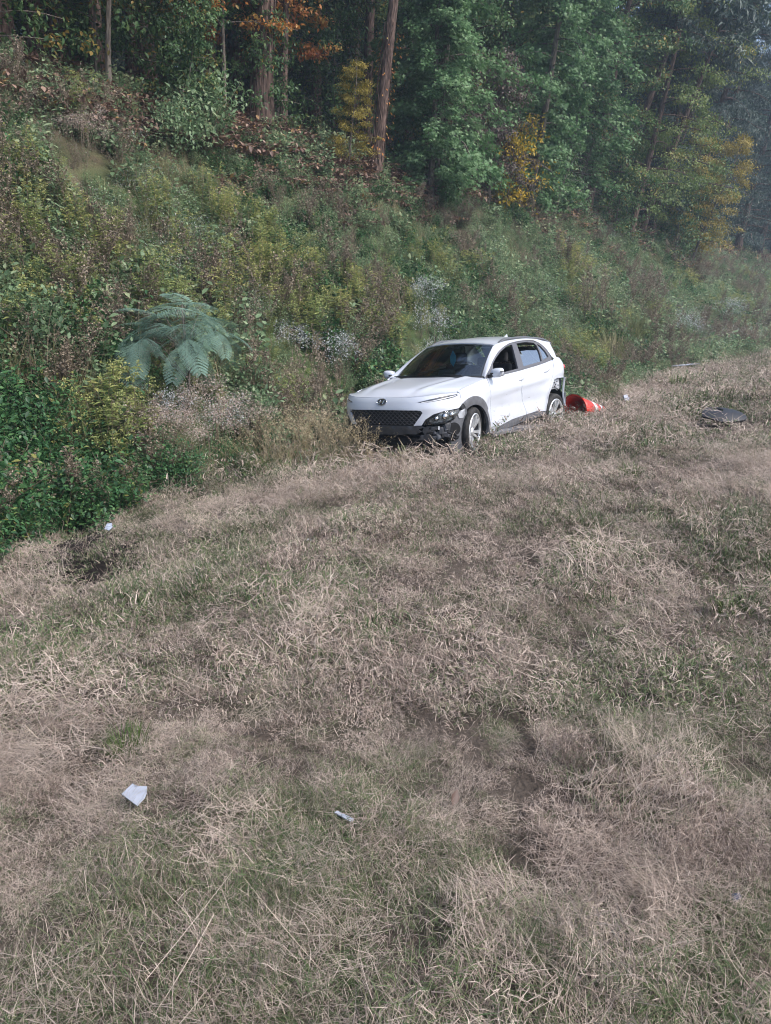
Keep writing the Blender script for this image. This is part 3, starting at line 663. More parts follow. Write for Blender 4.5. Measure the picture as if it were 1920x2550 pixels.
    for x, z in ((-2.70, .80), (-2.76, .77), (-2.82, .81), (-2.72, .74), (-2.86, .75)):
        bm_obj('bolt_hole', lambda bm: bmesh.ops.create_cone(bm, cap_ends=True, segments=10, radius1=.012, radius2=.012, depth=.012, matrix=Matrix.Translation(Vector((x, float(S(x, z)) - .052, z))) @ Matrix.Rotation(R_(90), 4, 'X')), M['dark_void'], o)
    def well(bm, sg, ax):
        r0 = .40; seg = 22; ring = []
        for k in range(seg + 1):
            t = R_(-10 + 200 * k / seg); ring.append([bm.verts.new((ax + r0 * math.cos(t), sg * y, .33 + r0 * math.sin(t))) for y in (.84, .5)])
        for k in range(seg): bm.faces.new((ring[k][0], ring[k + 1][0], ring[k + 1][1], ring[k][1]))
        bm.faces.new([v[1] for v in ring])
    for sg in (1, -1):
        for ax in (-.05, -2.66): bm_obj('wheel_well', lambda bm: well(bm, sg, ax), M['dark_void'], car)
    # rear: tailgate, hanging bumper skin, lamp, spoiler
    def rearG(x0, z0s, y0, push=0):
        G = np.zeros((len(z0s), 21, 3))
        for i, (z, x, hw) in enumerate(z0s):
            for j, a_ in enumerate(np.linspace(-1, 1, 21)): G[i, j] = (x + .22 * abs(a_) ** 3.2 + push, a_ * hw, z)
        return G
    grid_shell('tailgate', rearG(0, [(.62, -3.36, .74), (.80, -3.36, .76), (.93, -3.35, .75), (1.02, -3.33, .69), (1.085, -3.30, .60)], 0), PA, car)
    grid_shell('rear_window', rearG(0, [(1.09, -3.295, .59), (1.20, -3.20, .55), (1.385, -2.93, .50)], 0), M['side_glass'], car, .004)
    grid_shell('rear_bumper', rearG(0, [(.30, -3.28, .80), (.45, -3.36, .84), (.60, -3.38, .83), (.62, -3.37, .80)], 0), CL, car)
    bs = np.zeros((7, 6, 3))
    for i, z in enumerate(np.linspace(.40, .87, 7)):
        for j, t in enumerate(np.linspace(0, 1, 6)): bs[i, j] = (-3.03 - .26 * t - .02 * math.sin(z * 9), .845 - .10 * t ** 2 + .02 * math.sin(z * 7) + .02 * (.87 - z), z - .03 * t)
    o = grid_shell('bumper_end', bs[:, 1:], PA, car, .02); tag(o, 'torn white end of the rear bumper behind the wheel')
    bm_obj('bumper_beam', lambda bm: box(bm, (-3.08, 0, .52), (.12, 1.5, .5)), M['dark_void'], car, False, .03)
    for sg in (1, -1):
        def lamp(bm, sg=sg):
            box(bm, (-3.20, sg * .715, 1.045), (.17, .09, .07), (0, -.15, -sg * .45), .7)
        bm_obj('tail_light', lamp, M['red_lens'], car, True, .018)
    xs = np.linspace(-2.80, -3.04, 6); ay = np.linspace(-1, 1, 17)
    sp = np.array([[(x, a_ * (.575 - .25 * (-2.80 - x)), float(zr(x)) + .058 * (1 - abs(a_) ** 2.4) + .004) for a_ in ay] for x in xs])
    # roof
    xs = np.linspace(-1.075, -2.82, 30)
    G = np.array([[(x - (.10 * abs(a_) ** 2.2 if k < 3 else .10 * abs(a_) ** 2.2 * (29 - k) / 27), a_ * float(yr(min(x - .1, -1.16))) * .965, 0) for a_ in ay] for k, x in enumerate(xs)])
    for i in range(G.shape[0]):
        for j in range(G.shape[1]):
            x, y, _ = G[i, j]; G[i, j, 2] = float(Rf(x, y)) if x < -1.15 else 1.485 - .045 * abs(ay[j]) ** 2.2 + .012 + (float(Rf(-1.15, 0)) - 1.485 - .012) * np.clip((-1.07 - x) / .1, 0, 1) * (1 - abs(ay[j]) ** 2.2)
    grid_shell('roof', G, PA, car, .02, inward=(-2, 0, .7))
    grid_shell('roof_spoiler', sp, PA, car, .035, inward=(-3, 0, 1.0))
    # windscreen
    av = np.linspace(-.985, .985, 25); vv = np.linspace(.015, .985, 13)
    wsG = np.array([[WS(a_, v_) for a_ in av] for v_ in vv])
    grid_shell('windscreen', wsG, M['windscreen'], car, .004, inward=(-1.5, 0, .6))
    bd = np.array([[WS(a_, v_, -.006) for a_ in np.linspace(-1, 1, 25)] for v_ in (-.02, .065)])
    wb = grid_shell('windscreen_border', bd, BP, car, .01, inward=(-1.5, 0, .6))
    bd = np.array([[WS(a_, v_, -.006) for a_ in np.linspace(-1, 1, 25)] for v_ in (.955, 1.01)]); grid_shell('windscreen_border', bd, BP, car, .01, inward=(-1.5, 0, .6))
    for sg in (1, -1):
        bd = np.array([[WS(sg * a_, v_, -.006) for a_ in (.955, 1.0)] for v_ in np.linspace(0, 1, 10)]); grid_shell('windscreen_border', bd, BP, car, .01, inward=(-1.5, 0, .6))
    bm_obj('wiper', lambda bm: box(bm, (-.33, .25, 1.068), (.02, .62, .014), (0, 0, -.10)), BP, car); bm_obj('wiper', lambda bm: box(bm, (-.36, -.35, 1.062), (.02, .5, .014), (0, 0, .12)), BP, car)
    # pillars and roof side: strip from the windscreen/roof edge to the line above the side windows
    outer = pch([-.46, -.70, -.841, -1.208, -1.662, -2.05, -2.257, -2.438, -2.573, -2.64], [1.02, 1.145, 1.225, 1.374, 1.468, 1.488, 1.487, 1.446, 1.34, 1.21])
    u = np.linspace(0, 1, 46); rows = []
    xo = -.46 - 2.18 * u; xo = np.where(u < .99, xo, xo)
    for uu, xx in zip(u, xo):
        zo = float(outer(xx)); 
        if uu < .34: e = WS(1.0, uu / .34)
        else:
            xe = -1.16 - (uu - .34) / .66 * 1.66; e = np.array([xe, float(yr(xe)) * .965, float(Rf(xe, float(yr(xe)) * .965))])
        o_ = np.array([xx, float(S(xx, zo)), zo]); mid = (e + o_) / 2 + np.array([0, .016, .014])
        rows.append([e, e * .62 + o_ * .38 + np.array([0, .015, .013]), e * .3 + o_ * .7 + np.array([0, .014, .009]), o_])
    G = np.array(rows)
    grid_shell('roof_side', G, PA, car, .025); grid_shell('roof_side', G * [1, -1, 1], PA, car, .025)
    # pillar behind the side windows down to the quarter
    cp = [G[-1, 0], G[-1, 1], G[-1, 2], G[-1, 3]]
    rowsC = [[np.array(p) for p in cp]]
    for tC in np.linspace(.25, 1, 4):
        tgt = [np.array([-3.22, .62, 1.06]), np.array([-3.06, .735, 1.085]), np.array([-2.86, .79, 1.17]), np.array([-2.69, float(S(-2.69, 1.19)), 1.19])]
        top_ = [np.array([-3.02, .55, 1.40]), None, None, None]
        rowsC.append([p * (1 - tC) + g_ * tC for p, g_ in zip(cp, tgt)])
    G2 = np.array(rowsC); G2[1:, 1:3, 1] += .02
    grid_shell('rear_pillar', G2, PA, car, .02); grid_shell('rear_pillar', G2 * [1, -1, 1], PA, car, .02)
    # black window surround, then glass
    top_l = [(x, float(outer(x)) - .006) for x in np.linspace(-.50, -2.60, 40)]
    bot_l = [(x, float(belt(x)) - .008) for x in np.linspace(-2.62, -.50, 24)]
    fwin = [(-.83, 1.19), (-.99, 1.265), (-1.2, 1.345), (-1.45, 1.415), (-1.60, 1.437), (-1.635, 1.435), (-1.54, 1.25), (-1.475, 1.09), (-1.1, 1.066), (-.80, 1.05), (-.73, 1.06)]
    rwin = [(-1.78, 1.448), (-2.05, 1.462), (-2.30, 1.445), (-2.345, 1.40), (-2.325, 1.28), (-2.28, 1.16), (-1.95, 1.135), (-1.66, 1.112), (-1.70, 1.24)]
    qwin = [(-2.385, 1.425), (-2.455, 1.385), (-2.52, 1.30), (-2.545, 1.215), (-2.335, 1.175), (-2.365, 1.28)]
    side_panel('window_surround', top_l + bot_l, plain('window_trim', (.10, .10, .11), .4), car, off=-.006, step=.035, holes=[fwin, rwin, qwin], fn=S, th=.03)
    grow = lambda p, k: [tuple(np.mean(p, 0) + (np.array(v) - np.mean(p, 0)) * k) for v in p]
    # left front pane is wound down, left rear pane part way down; the right side keeps its panes
    side_panel('rear_pane', [(-1.72, 1.33), (-2.0, 1.338), (-2.335, 1.325), (-2.31, 1.22), (-2.27, 1.15), (-1.95, 1.125), (-1.65, 1.10)], M['side_glass'], car, off=-.022, step=.06, fn=S, th=.004, both=False)
    side_panel('quarter_pane', grow(qwin, 1.03), M['side_glass'], car, off=-.02, step=.06, fn=S, th=.004)
    v, f = fill(grow(rwin, 1.02), (), .06); shell('rear_pane', np.stack([v[:, 0], S(v[:, 0], v[:, 1]) - .022, v[:, 1]], -1), f, M['side_glass'], car, .004, mirror=True)
    v, f = fill(grow(fwin, 1.02), (), .06); shell('front_pane', np.stack([v[:, 0], S(v[:, 0], v[:, 1]) - .022, v[:, 1]], -1), f, M['side_glass'], car, .004, mirror=True)
    cl = Cloud()
    for sg in (1, -1):
        pass
    # roof rails, aerial
    for sg in (1, -1):
        def rail(bm, sg=sg):
            xs_ = np.linspace(-1.30, -2.86, 24); prev = None
            for k, x in enumerate(xs_):
                y = float(yr(x)) * .955; z = float(Rf(x, y)); e = .036 * min(1, math.sin(math.pi * k / 23) * 2.6)
                ring = [bm.verts.new((x, sg * (y + dy), z + dz)) for dy, dz in ((-.016, e - .028), (-.016, e), (.012, e), (.018, e - .028))]
                if prev:
                    for j in range(4): bm.faces.new((prev[j], prev[(j + 1) % 4], ring[(j + 1) % 4], ring[j]))
                prev = ring
        bm_obj('roof_rail', rail, plain('rail_grey', (.16, .165, .18), .35, metal=.4), car, True)
    def fin(bm):
        z0 = float(Rf(-2.62, 0)) - .004
        pts = [(-2.50, 0), (-2.57, .03), (-2.66, .075), (-2.69, .07), (-2.685, 0)]
        A = [bm.verts.new((x, -.028 + .6 * z, z0 + z)) for x, z in pts]; B = [bm.verts.new((x, .028 - .6 * z * .5, z0 + z)) for x, z in pts]
        bm.faces.new(A); bm.faces.new(B[::-1])
        for k in range(5): bm.faces.new((A[k], A[(k + 1) % 5], B[(k + 1) % 5], B[k]))
    bm_obj('aerial_fin', fin, PA, car)
    # mirrors
    for sg in (1, -1):
        mx, my, mz = -.62, (.94 if sg > 0 else .90), 1.075
        def shell_(bm, sg=sg):
            bmesh.ops.create_uvsphere(bm, u_segments=20, v_segments=14, radius=1)
            for v in bm.verts:
                x, y, z = v.co
                sx_ = abs(x) ** .8 * (1 if x > 0 else -1)
                v.co = Vector((mx + (.072 if x > 0 else .022) * sx_, sg * (my + .098 * abs(y) ** .75 * (1 if y > 0 else -1) * (1 + .12 * z)), mz + .066 * abs(z) ** .75 * (1 if z > 0 else -1) + .012 * y))
        m_ = bm_obj('wing_mirror', shell_, PA, car, True)
        bm_obj('mirror_foot', lambda bm, sg=sg: box(bm, (-.60, sg * .845, 1.035), (.09, .14, .045), (sg * .25, 0, 0)), BP, m_, False, .012)
        bm_obj('mirror_band', lambda bm, sg=sg: box(bm, (mx + .055, sg * (my - .055), mz - .005), (.05, .045, .02), (0, 0, sg * .3)), BP, m_, False, .006)
        bm_obj('mirror_band', lambda bm, sg=sg: box(bm, (mx + .045, sg * (my + .09), mz + .018), (.04, .05, .012), (0, 0, -sg * .5)), BP, m_, False, .006)
        bm_obj('mirror_glass', lambda bm, sg=sg: box(bm, (mx - .024, sg * my, mz), (.006, .16, .10)), M['chrome'], m_, False, .004)
    # door handles
    for x0, z0, nm in ((-1.50, .945, 'front'), (-2.36, 1.015, 'rear')):
        for sg in (1, -1):
            def hd(bm, sg=sg):
                y0 = float(S(x0, z0)); pr = None
                for k, t in enumerate(np.linspace(-1, 1, 9)):
                    e = .026 * (1 - abs(t) ** 3) + .002; h = .017 * (1 - .35 * abs(t))
                    ring = [bm.verts.new((x0 - t * .115, sg * (float(S(x0 - t * .115, z0 + .022 * t)) + d), z0 + .022 * t + dz)) for d, dz in ((-.005, -h), (e, -h * .6), (e, h * .6), (-.005, h))]
                    if pr:
                        for j in range(4): bm.faces.new((pr[j], pr[(j + 1) % 4], ring[(j + 1) % 4], ring[j]))
                    pr = ring
            bm_obj('door_handle', hd, PA, car, True)
    # wheels
    def tyre_b(bm):
        lathe_y(bm, [(.228, -.10), (.252, .085), (.262, .103), (.294, .112), (.318, .106), (.333, .085), (.337, .04), (.331, .038), (.331, .03), (.337, .028), (.337, -.03), (.331, -.032), (.331, -.04), (.337, -.042), (.333, -.085), (.30, -.11), (.236, -.10)], 56)
    def barrel_b(bm): lathe_y(bm, [(.252, .096), (.240, .086), (.222, .03), (.20, -.09), (.05, -.09)], 40)
    def lip_b(bm): lathe_y(bm, [(.258, .094), (.257, .108), (.244, .112), (.233, .100), (.231, .086)], 48)
    def spoke(bm, off):
        pts = [(.03, .060, .034), (.09, .078, .026), (.15, .092, .022), (.215, .097, .028)]
        pr = None
        for r, y, w in pts:
            ring = [bm.verts.new((r + 0, y - .03, off * r * .28 - w * .7)), bm.verts.new((r, y, off * r * .28 - w * .5)), bm.verts.new((r, y, off * r * .28 + w * .5)), bm.verts.new((r, y - .03, off * r * .28 + w * .7))]
            if pr:
                for j in range(4): bm.faces.new((pr[j], pr[(j + 1) % 4], ring[(j + 1) % 4], ring[j]))
            pr = ring
        for v in bm.verts: pass
    protos = {}
    for nm, b, mt in (('tyre', tyre_b, M['tyre']), ('barrel', barrel_b, M['alloy_dark']), ('rim', lip_b, M['alloy'])):
        o = bm_obj(nm, b, mt, None, False); protos[nm] = o.data; bpy.data.objects.remove(o)
    o = bm_obj('spoke', lambda bm: spoke(bm, 0), M['alloy'], None); protos['spoke'] = o.data; bpy.data.objects.remove(o)
    def twin(bm):
        for off in (-1, 1):
            pr = None
            for r, y, w in [(.05, .066, .032), (.11, .084, .034), (.17, .096, .038), (.238, .102, .048)]:
                c = off * (.016 + .22 * max(0, r - .06))
                ring = [bm.verts.new((r, y - .028, c - w * .6)), bm.verts.new((r, y, c - w * .5)), bm.verts.new((r, y, c + w * .5)), bm.verts.new((r, y - .028, c + w * .6))]
                if pr:
                    for j in range(4): bm.faces.new((pr[j], pr[(j + 1) % 4], ring[(j + 1) % 4], ring[j]))
                pr = ring
    o = bm_obj('spoke', twin, M['alloy'], None); protos['spoke'] = o.data; bpy.data.objects.remove(o)
    o = bm_obj('hub_cap', lambda bm: lathe_y(bm, [(.062, .055), (.06, .075), (.035, .084), (.001, .085)], 24), M['alloy'], None); protos['hub'] = o.data; bpy.data.objects.remove(o)
    for sg in (1, -1):
        for ax, z, steer in ((-.055, .325, R_(12)), (-2.665, .275, 0)):
            w = obj('wheel', protos['barrel'], car); w.location = (ax, sg * .775, z)
            w.rotation_euler = (0, R_(17 if ax > -1 else 40), steer + (math.pi if sg < 0 else 0))
            if ax > -1: w.rotation_euler = (R_(-3), R_(17), steer + (math.pi if sg < 0 else 0))
            if ax < -1: w.scale = (1.06, 1.0, 1.06)
            obj('tyre', protos['tyre'], w); obj('rim', protos['rim'], w); obj('hub_cap', protos['hub'], w)
            for k in range(5):
                s_ = obj('spoke', protos['spoke'], w); s_.rotation_euler = (0, 2 * math.pi * k / 5, 0)
    # cabin
    def seat(bm):
        box(bm, (0, 0, .10), (.52, .50, .16)); box(bm, (-.30, 0, .44), (.14, .48, .62), (0, -.22, 0), .86)
    o = bm_obj('seat', seat, M['seat'], None, True, .04); sm = o.data; bpy.data.objects.remove(o)
    for y in (.36, -.36):
        s_ = obj('seat', sm, car); s_.location = (-1.38, y, .42)
        bm_obj('headrest', lambda bm: box(bm, (-.41, 0, .84), (.10, .26, .17), (0, -.2, 0), .85), M['seat'], s_, True, .04)
        for yy in (.06, -.06): bm_obj('headrest_post', lambda bm: box(bm, (-.385, yy, .745), (.012, .012, .07), (0, -.2, 0)), M['chrome'], s_)
    bm_obj('rear_seat', lambda bm: (box(bm, (-2.15, 0, .52), (.5, 1.25, .16)), box(bm, (-2.46, 0, .82), (.14, 1.25, .62), (0, -.3, 0))), M['seat'], car, True, .04)
    for yy in (.35, -.35): bm_obj('rear_headrest', lambda bm: box(bm, (-2.56, yy, 1.17), (.09, .25, .15), (0, -.2, 0)), M['seat'], car, True, .04)
    bm_obj('dashboard', lambda bm: (box(bm, (-.62, 0, .90), (.46, 1.40, .20)), box(bm, (-.84, .36, 1.01), (.12, .40, .08)), box(bm, (-.80, 0, 1.06), (.03, .27, .14), (0, -.2, 0))), M['cabin'], car, True, .03)
    bm_obj('cabin_floor', lambda bm: box(bm, (-1.5, 0, .33), (2.6, 1.44, .03)), M['cabin'], car); bm_obj('boot_floor', lambda bm: box(bm, (-2.88, 0, .7), (.42, 1.3, .5)), M['cabin'], car)
    for sg in (1, -1): bm_obj('door_lining', lambda bm: box(bm, (-1.5, sg * .74, .68), (2.2, .04, .64)), M['cabin'], car)
    cl = Cloud(); th = np.linspace(0, 2 * math.pi, 29); ct = np.array([-.93, .36, .99]); nx = np.array([math.cos(.4), 0, math.sin(.4)]); e1 = np.array([0, 1, 0]); e2 = np.cross(nx, e1)
    cl.tube(np.array([ct + .185 * (math.cos(t) * e1 + math.sin(t) * e2) for t in th]), .015, 7)
    for ang in (.15, math.pi - .15, -math.pi / 2): cl.tube(np.array([ct, ct + .185 * (math.cos(ang) * e1 + math.sin(ang) * e2)]), .018, 5)
    obj('steering_wheel', cl.mesh('steering_wheel', [M['cabin']], True), car)
    bm_obj('rear_view_mirror', lambda bm: box(bm, (-1.07, 0, 1.385), (.03, .23, .065)), BP, car, True, .012)
    # headliner keeps the cabin dark
    G = np.array([[(x, a_ * .56, float(Rf(x, a_ * .56)) - .035) for a_ in np.linspace(-1, 1, 9)] for x in np.linspace(-1.2, -2.95, 12)])
    grid_shell('headliner', G, M['cabin'], car, .01, inward=(-2, 0, 2.5))
    # the blue tag that hangs behind the windscreen is a thing of its own
    mw = Matrix.Translation(CAR_POS) @ ry
    tg = bpy.data.objects.new('air_freshener', None); COL.objects.link(tg); tg.matrix_world = mw @ Matrix.Translation((-.90, .06, 1.28)) @ Matrix.Scale(1.15, 4)
    tag(tg, 'blue diamond tag hanging behind the windscreen of the white car', 'air freshener')
    def dia(bm):
        pts = [(0, .10), (-.045, .02), (-.038, -.05), (0, -.10), (.04, -.03), (.045, .03)]
        A = [bm.verts.new((.003, y, z)) for y, z in pts]; B = [bm.verts.new((-.003, y, z)) for y, z in pts]; bm.faces.new(A); bm.faces.new(B[::-1])
        for k in range(6): bm.faces.new((A[k], A[(k + 1) % 6], B[(k + 1) % 6], B[k]))
    bm_obj('card', dia, plain('blue_card', (.03, .45, .75), .4), tg)
    bm_obj('cord', lambda bm: box(bm, (0, 0, .13), (.004, .004, .08)), M['dark_void'], tg)
    return car
build_car()
# ================================================================== MOWN GRASS (uncountable: stuff)
def grass_clump(r, n, rad, kind, wmul=1.0):
    """one clump: upright stubble, flat thatch of cut straw, or living tuft"""
    c = Cloud()
    rr = rad * np.sqrt(r.random(n)); th = 2 * math.pi * r.random(n); base = np.stack([rr * np.cos(th), rr * np.sin(th), np.zeros(n)], 1)
    az = 2 * math.pi * r.random(n)
    if kind == 'stub':
        c.blades(r, base, .02 + .045 * r.random(n), az, .35 + 1.2 * r.random(n), .4 + 2.0 * r.random(n), wmul * (.0012 + .0016 * r.random(n)), var=np.clip(.42 * r.random(n) + .06 + .5 * (r.random(n) < .16), 0, 1), seg=3)
    elif kind == 'thatch':
        base[:, 2] = .008 + .045 * r.random(n) ** 1.5
        az = r.normal(0, .8, n) + math.pi * (r.random(n) < .5)
        c.blades(r, base, .04 + .12 * r.random(n) ** 1.4, az, 1.45 + .25 * r.normal(size=n), .9 * r.normal(size=n), wmul * (.0010 + .0012 * r.random(n)), var=.14 + .36 * r.random(n), seg=3)
    elif kind == 'green':
        c.blades(r, base, .02 + .05 * r.random(n), az, .2 + 1.1 * r.random(n), .4 + 2.0 * r.random(n), wmul * (.0013 + .0016 * r.random(n)), var=np.where(r.random(n) < .62, .56 + .42 * r.random(n), .05 + .45 * r.random(n)), seg=3)
    elif kind == 'mauve':                 # dead seed-head litter, browner
        c.blades(r, base, .018 + .045 * r.random(n), az, .6 + 1.0 * r.random(n), 2.2 * r.normal(size=n), wmul * (.0014 + .0024 * r.random(n)), var=.02 + .36 * r.random(n), seg=3)
    elif kind == 'stem':
        base[:, 2] = .02 + .05 * r.random(n)
        c.blades(r, base, .10 + .30 * r.random(n), az, 1.30 + .25 * r.normal(size=n), .35 * r.normal(size=n), wmul * (.0012 + .0008 * r.random(n)), var=.34 + .12 * r.random(n), seg=4)
    return c

def mown_grass():
    r = np.random.default_rng(21)
    protos = []; kinds = {}
    def addk(key, meshes): kinds[key] = (len(protos), len(meshes)); protos.extend(meshes)
    for key, n, rad, w in (('stub', 640, .17, .66), ('thatch', 430, .18, .72), ('green', 560, .16, .62), ('mauve', 600, .17, .72), ('stem', 3, .25, .85)):
        addk(key, [grass_clump(r, n, rad, key, w).mesh(f'grass_{key}', [M['grass']]) for _ in range(3)])
    for key, n, rad, w in (('stub', 380, .22, 1.5), ('thatch', 230, .24, 1.35), ('green', 330, .21, 1.5), ('mauve', 320, .22, 1.5), ('stem', 3, .3, 1.3)):
        addk(key + '_mid', [grass_clump(r, n, rad, key, w).mesh(f'grass_mid_{key}', [M['grass']]) for _ in range(3)])
    for key, n, rad, w in (('stub', 300, .34, 2.9), ('thatch', 190, .36, 2.6), ('green', 260, .32, 2.9), ('mauve', 240, .34, 2.8), ('stem', 3, .4, 2.2)):
        addk(key + '_far', [grass_clump(r, n, rad, key, w).mesh(f'grass_far_{key}', [M['grass']]) for _ in range(3)])
    pts = []; rot = []; scl = []; idx = []
    def lay(y0, y1, dens_, far):
        xw = .56 * y1 + 1.3; A = 2 * xw * (y1 - y0); n = int(A * dens_)
        x = r.uniform(-xw, xw, n); y = r.uniform(y0, y1, n)
        k = np.abs(x) < .54 * y + 1.25
        x, y = x[k], y[k]; s = x * UU[0] + y * UU[1]; t = x * NN[0] + y * NN[1]
        k = (t < edge(s) + .35 + .5 * (noise2(s, t, .8, 5) - .5)) & (t > -12); x, y, s, t = x[k], y[k], s[k], t[k]; n = len(x)
        g = fbm(x, y, .95, 1) + .02 * np.exp(-((y - 1.4) / .5) ** 2); mv = fbm(x, y, .8, 5); u_ = r.random(n)
        h = .62 * fbm(s * .16, t, .75, 3) + .38 * fbm(x, y, .8, 3)                  # windrows of cut straw lie along the verge
        kind = np.full(n, 'stub', dtype=object)
        kind[(u_ < .60) & (mv > .50)] = 'mauve'
        kind[(u_ < .85) & (g > .50)] = 'green'
        kind[(u_ > .15) & (h > .525) & (g < .56)] = 'thatch'; kind[(u_ > .78) & (u_ < .86)] = 'thatch'
        kind[(u_ < .17)] = 'green'; kind[u_ > .94] = 'stem'
        soil = np.hypot((s - 3.70) / .66, (t - 5.72 - .9 * (s - 3.70)) / .80) + 1.0 * (noise2(s, t, .22, 6) - .5)
        hole = fbm(x, y, .45, 2); keep = ((soil > .85) | (r.random(n) < .14)) & ((np.hypot(s - 11.55, t - 2.2) > .60) | (r.random(n) < .12)) & ((hole > .30) | (r.random(n) < .6))
        x, y, kind, n = x[keep], y[keep], kind[keep], int(keep.sum())
        flow = (noise2(x, y, 2.2, 2) * 2.5 * math.pi)
        lo = 1.3 if far == '_far' else .72 if far == '' else 1.0
        pts.append(np.stack([x, y, gz(x, y) - .004 + np.where(kind == 'thatch', .045 * np.clip(h[keep] - .48, 0, 1) * 4 * r.random(n), 0)], 1))
        # tilt with the ground
        rot.append(np.stack([r.normal(0, .28, n), r.normal(0, .28, n), np.where(kind == 'thatch', flow + r.normal(0, .35, n), r.uniform(0, 6.28, n))], 1))
        hgt = .70 + .9 * noise2(x, y, .5, 7) ** 1.5 * (.6 + .8 * r.random(n)) + .25 * np.clip(g[keep] - .5, 0, 1) * 4; scl.append(hgt * lo)
        id_ = np.zeros(n, int)
        for kk in ('stub', 'thatch', 'green', 'mauve', 'stem'):
            a, b = kinds[kk + far]; m = kind == kk; id_[m] = a + r.integers(0, b, m.sum())
        idx.append(id_)
    lay(.5, 2.8, 150, ''); lay(2.8, 4.2, 60, ''); lay(2.8, 9.0, 62, '_mid'); lay(9, 14, 30, '_far'); lay(14, 24, 20, '_far'); lay(24, 55, 9, '_far')
    o = scatter('mown_grass', protos, np.concatenate(pts), np.concatenate(rot), np.concatenate(scl), np.concatenate(idx))
    tag(o, 'dry mown grass of tan straw and dull green covering the verge', kind='stuff')
    print('grass', sum(len(p) for p in pts))
mown_grass()

CLEAR = [(14.6, 8.9, .9), (15.3, 9.6, .9), (13.8, 8.5, .8), (10.7, 8.5, .9), (10.1, 8.9, .8), (8.6, 12.2, .8), (11.4, 13.05, .7), (27, 8.6, 1.0), (23.5, 8.0, 1.0), (7.3, 8.3, .8), (32, 8.0, 1.2), (40, 8.2, 1.5)]   # spots where taller plants stand clear of the tangle
# ================================================================== BANK GROUND COVER (stuff)
def herb(r, h, rad, n, tmpl, size, mslot=0, stems=7, smat=1):
    c = Cloud()
    for k in range(stems):
        a = 2 * math.pi * r.random(); q = rad * (.2 + .8 * r.random()); top = np.array([q * math.cos(a), q * math.sin(a), h * (.6 + .4 * r.random())])
        p0 = np.array([top[0] * .3, top[1] * .3, 0]); mid = (p0 + top) / 2 + np.append(r.normal(0, .04, 2), 0)
        c.tube(np.array([p0, mid, top]), [.005, .004, .002], 3, smat, .5)
        m = n // stems; f = r.random(m) ** .75
        pos = p0 + (top - p0) * f[:, None] + r.normal(0, 1, (m, 3)) * np.array([.07, .07, .04]) * (h / .6)
        pos[:, 2] = np.abs(pos[:, 2]); d = sph(r, m) * np.array([1, 1, .5]) + np.array([0, 0, -.15]); up = np.array([0, 0, 1.0]) + .5 * sph(r, m)
        c.leaves(r, pos, d, up, size * (.6 + .7 * r.random(m)), tmpl, mslot)
    return c
def goldenrod(r, h=.9, n=7):
    c = Cloud()
    for k in range(n):
        a = 2 * math.pi * r.random(); q = .22 * r.random(); p0 = np.array([q * math.cos(a), q * math.sin(a), 0]); hh = h * (.65 + .45 * r.random())
        L = np.append(r.normal(0, .14, 2), 0); f = np.linspace(0, 1, 6); sp = p0 + np.outer(f, [0, 0, hh]) + np.outer(f ** 2, L)
        c.tube(sp, np.linspace(.005, .002, 6), 3, 1, .6)
        m = 42; ff = .12 + .88 * r.random(m) ** .8; pos = p0 + np.outer(ff, [0, 0, hh]) + np.outer(ff ** 2, L); az = 6.283 * r.random(m)
        d = np.stack([np.cos(az), np.sin(az), .5 - .7 * r.random(m)], 1); c.leaves(r, pos, d, np.array([0, 0, 1.0]) + .3 * sph(r, m), .055 + .06 * r.random(m), TRI_LANCE, 0)
        for j in range(6):              # arching seed plume at the tip
            az_ = 6.283 * r.random(); d_ = np.array([math.cos(az_), math.sin(az_), .5]); b = sp[-1] - [0, 0, .03 * j]
            m = 9; g = np.linspace(.2, 1, m); pos = b + np.outer(g * .09, d_) + np.outer(g ** 2, [0, 0, -.05]); c.leaves(r, pos, sph(r, m), sph(r, m), .022, TRI_OVATE, 0, .75 + .25 * r.random(m))
    return c
def deadstalk(r, h=1.0, n=6, spread=.25):
    c = Cloud()
    for k in range(n):
        a = 2 * math.pi * r.random(); q = spread * r.random(); p0 = np.array([q * math.cos(a), q * math.sin(a), 0]); hh = h * (.6 + .5 * r.random()); L = np.append(r.normal(0, .16, 2), 0)
        f = np.linspace(0, 1, 6); sp = p0 + np.outer(f, [0, 0, hh]) + np.outer(f ** 2, L); c.tube(sp, np.linspace(.0055, .002, 6), 3, 0, .3)
        for j in range(14):
            g = .3 + .7 * r.random(); b = p0 + np.array([0, 0, hh]) * g + L * g * g; az = 6.283 * r.random(); l = .10 + .18 * (1 - g) + .05 * r.random()
            e = b + l * np.array([math.cos(az) * .6, math.sin(az) * .6, .75]); c.tube(np.array([b, (b + e) / 2 + r.normal(0, .01, 3), e]), [.003, .002, .0012], 3, 0, .35)
            m = 10; pos = b + (e - b) * r.random((m, 1)) + r.normal(0, .012, (m, 3)); c.leaves(r, pos, sph(r, m), sph(r, m), .016 + .022 * r.random(m), TRI_OVATE, 0)
    return c
def aster(r, h=.75, mat_f=1, n=420, rad=.35, fl=.017):
    c = herb(r, h, rad * .8, 220, TRI_LANCE, .05, 0, 8, 2)
    m = n; th = 6.283 * r.random(m); q = rad * np.sqrt(r.random(m)); cl = r.integers(0, 18, m); ca = 6.283 * r.random(18); cq = rad * np.sqrt(r.random(18)); ch = h * (.62 + .42 * r.random(18))
    pos = np.stack([cq[cl] * np.cos(ca[cl]), cq[cl] * np.sin(ca[cl]), ch[cl]], 1) + r.normal(0, 1, (m, 3)) * np.array([.08, .08, .07])
    c.leaves(r, pos, sph(r, m), sph(r, m) + np.array([0, -.3, .9]), fl * (.7 + .7 * r.random(m)), TRI_STAR, mat_f)
    return c
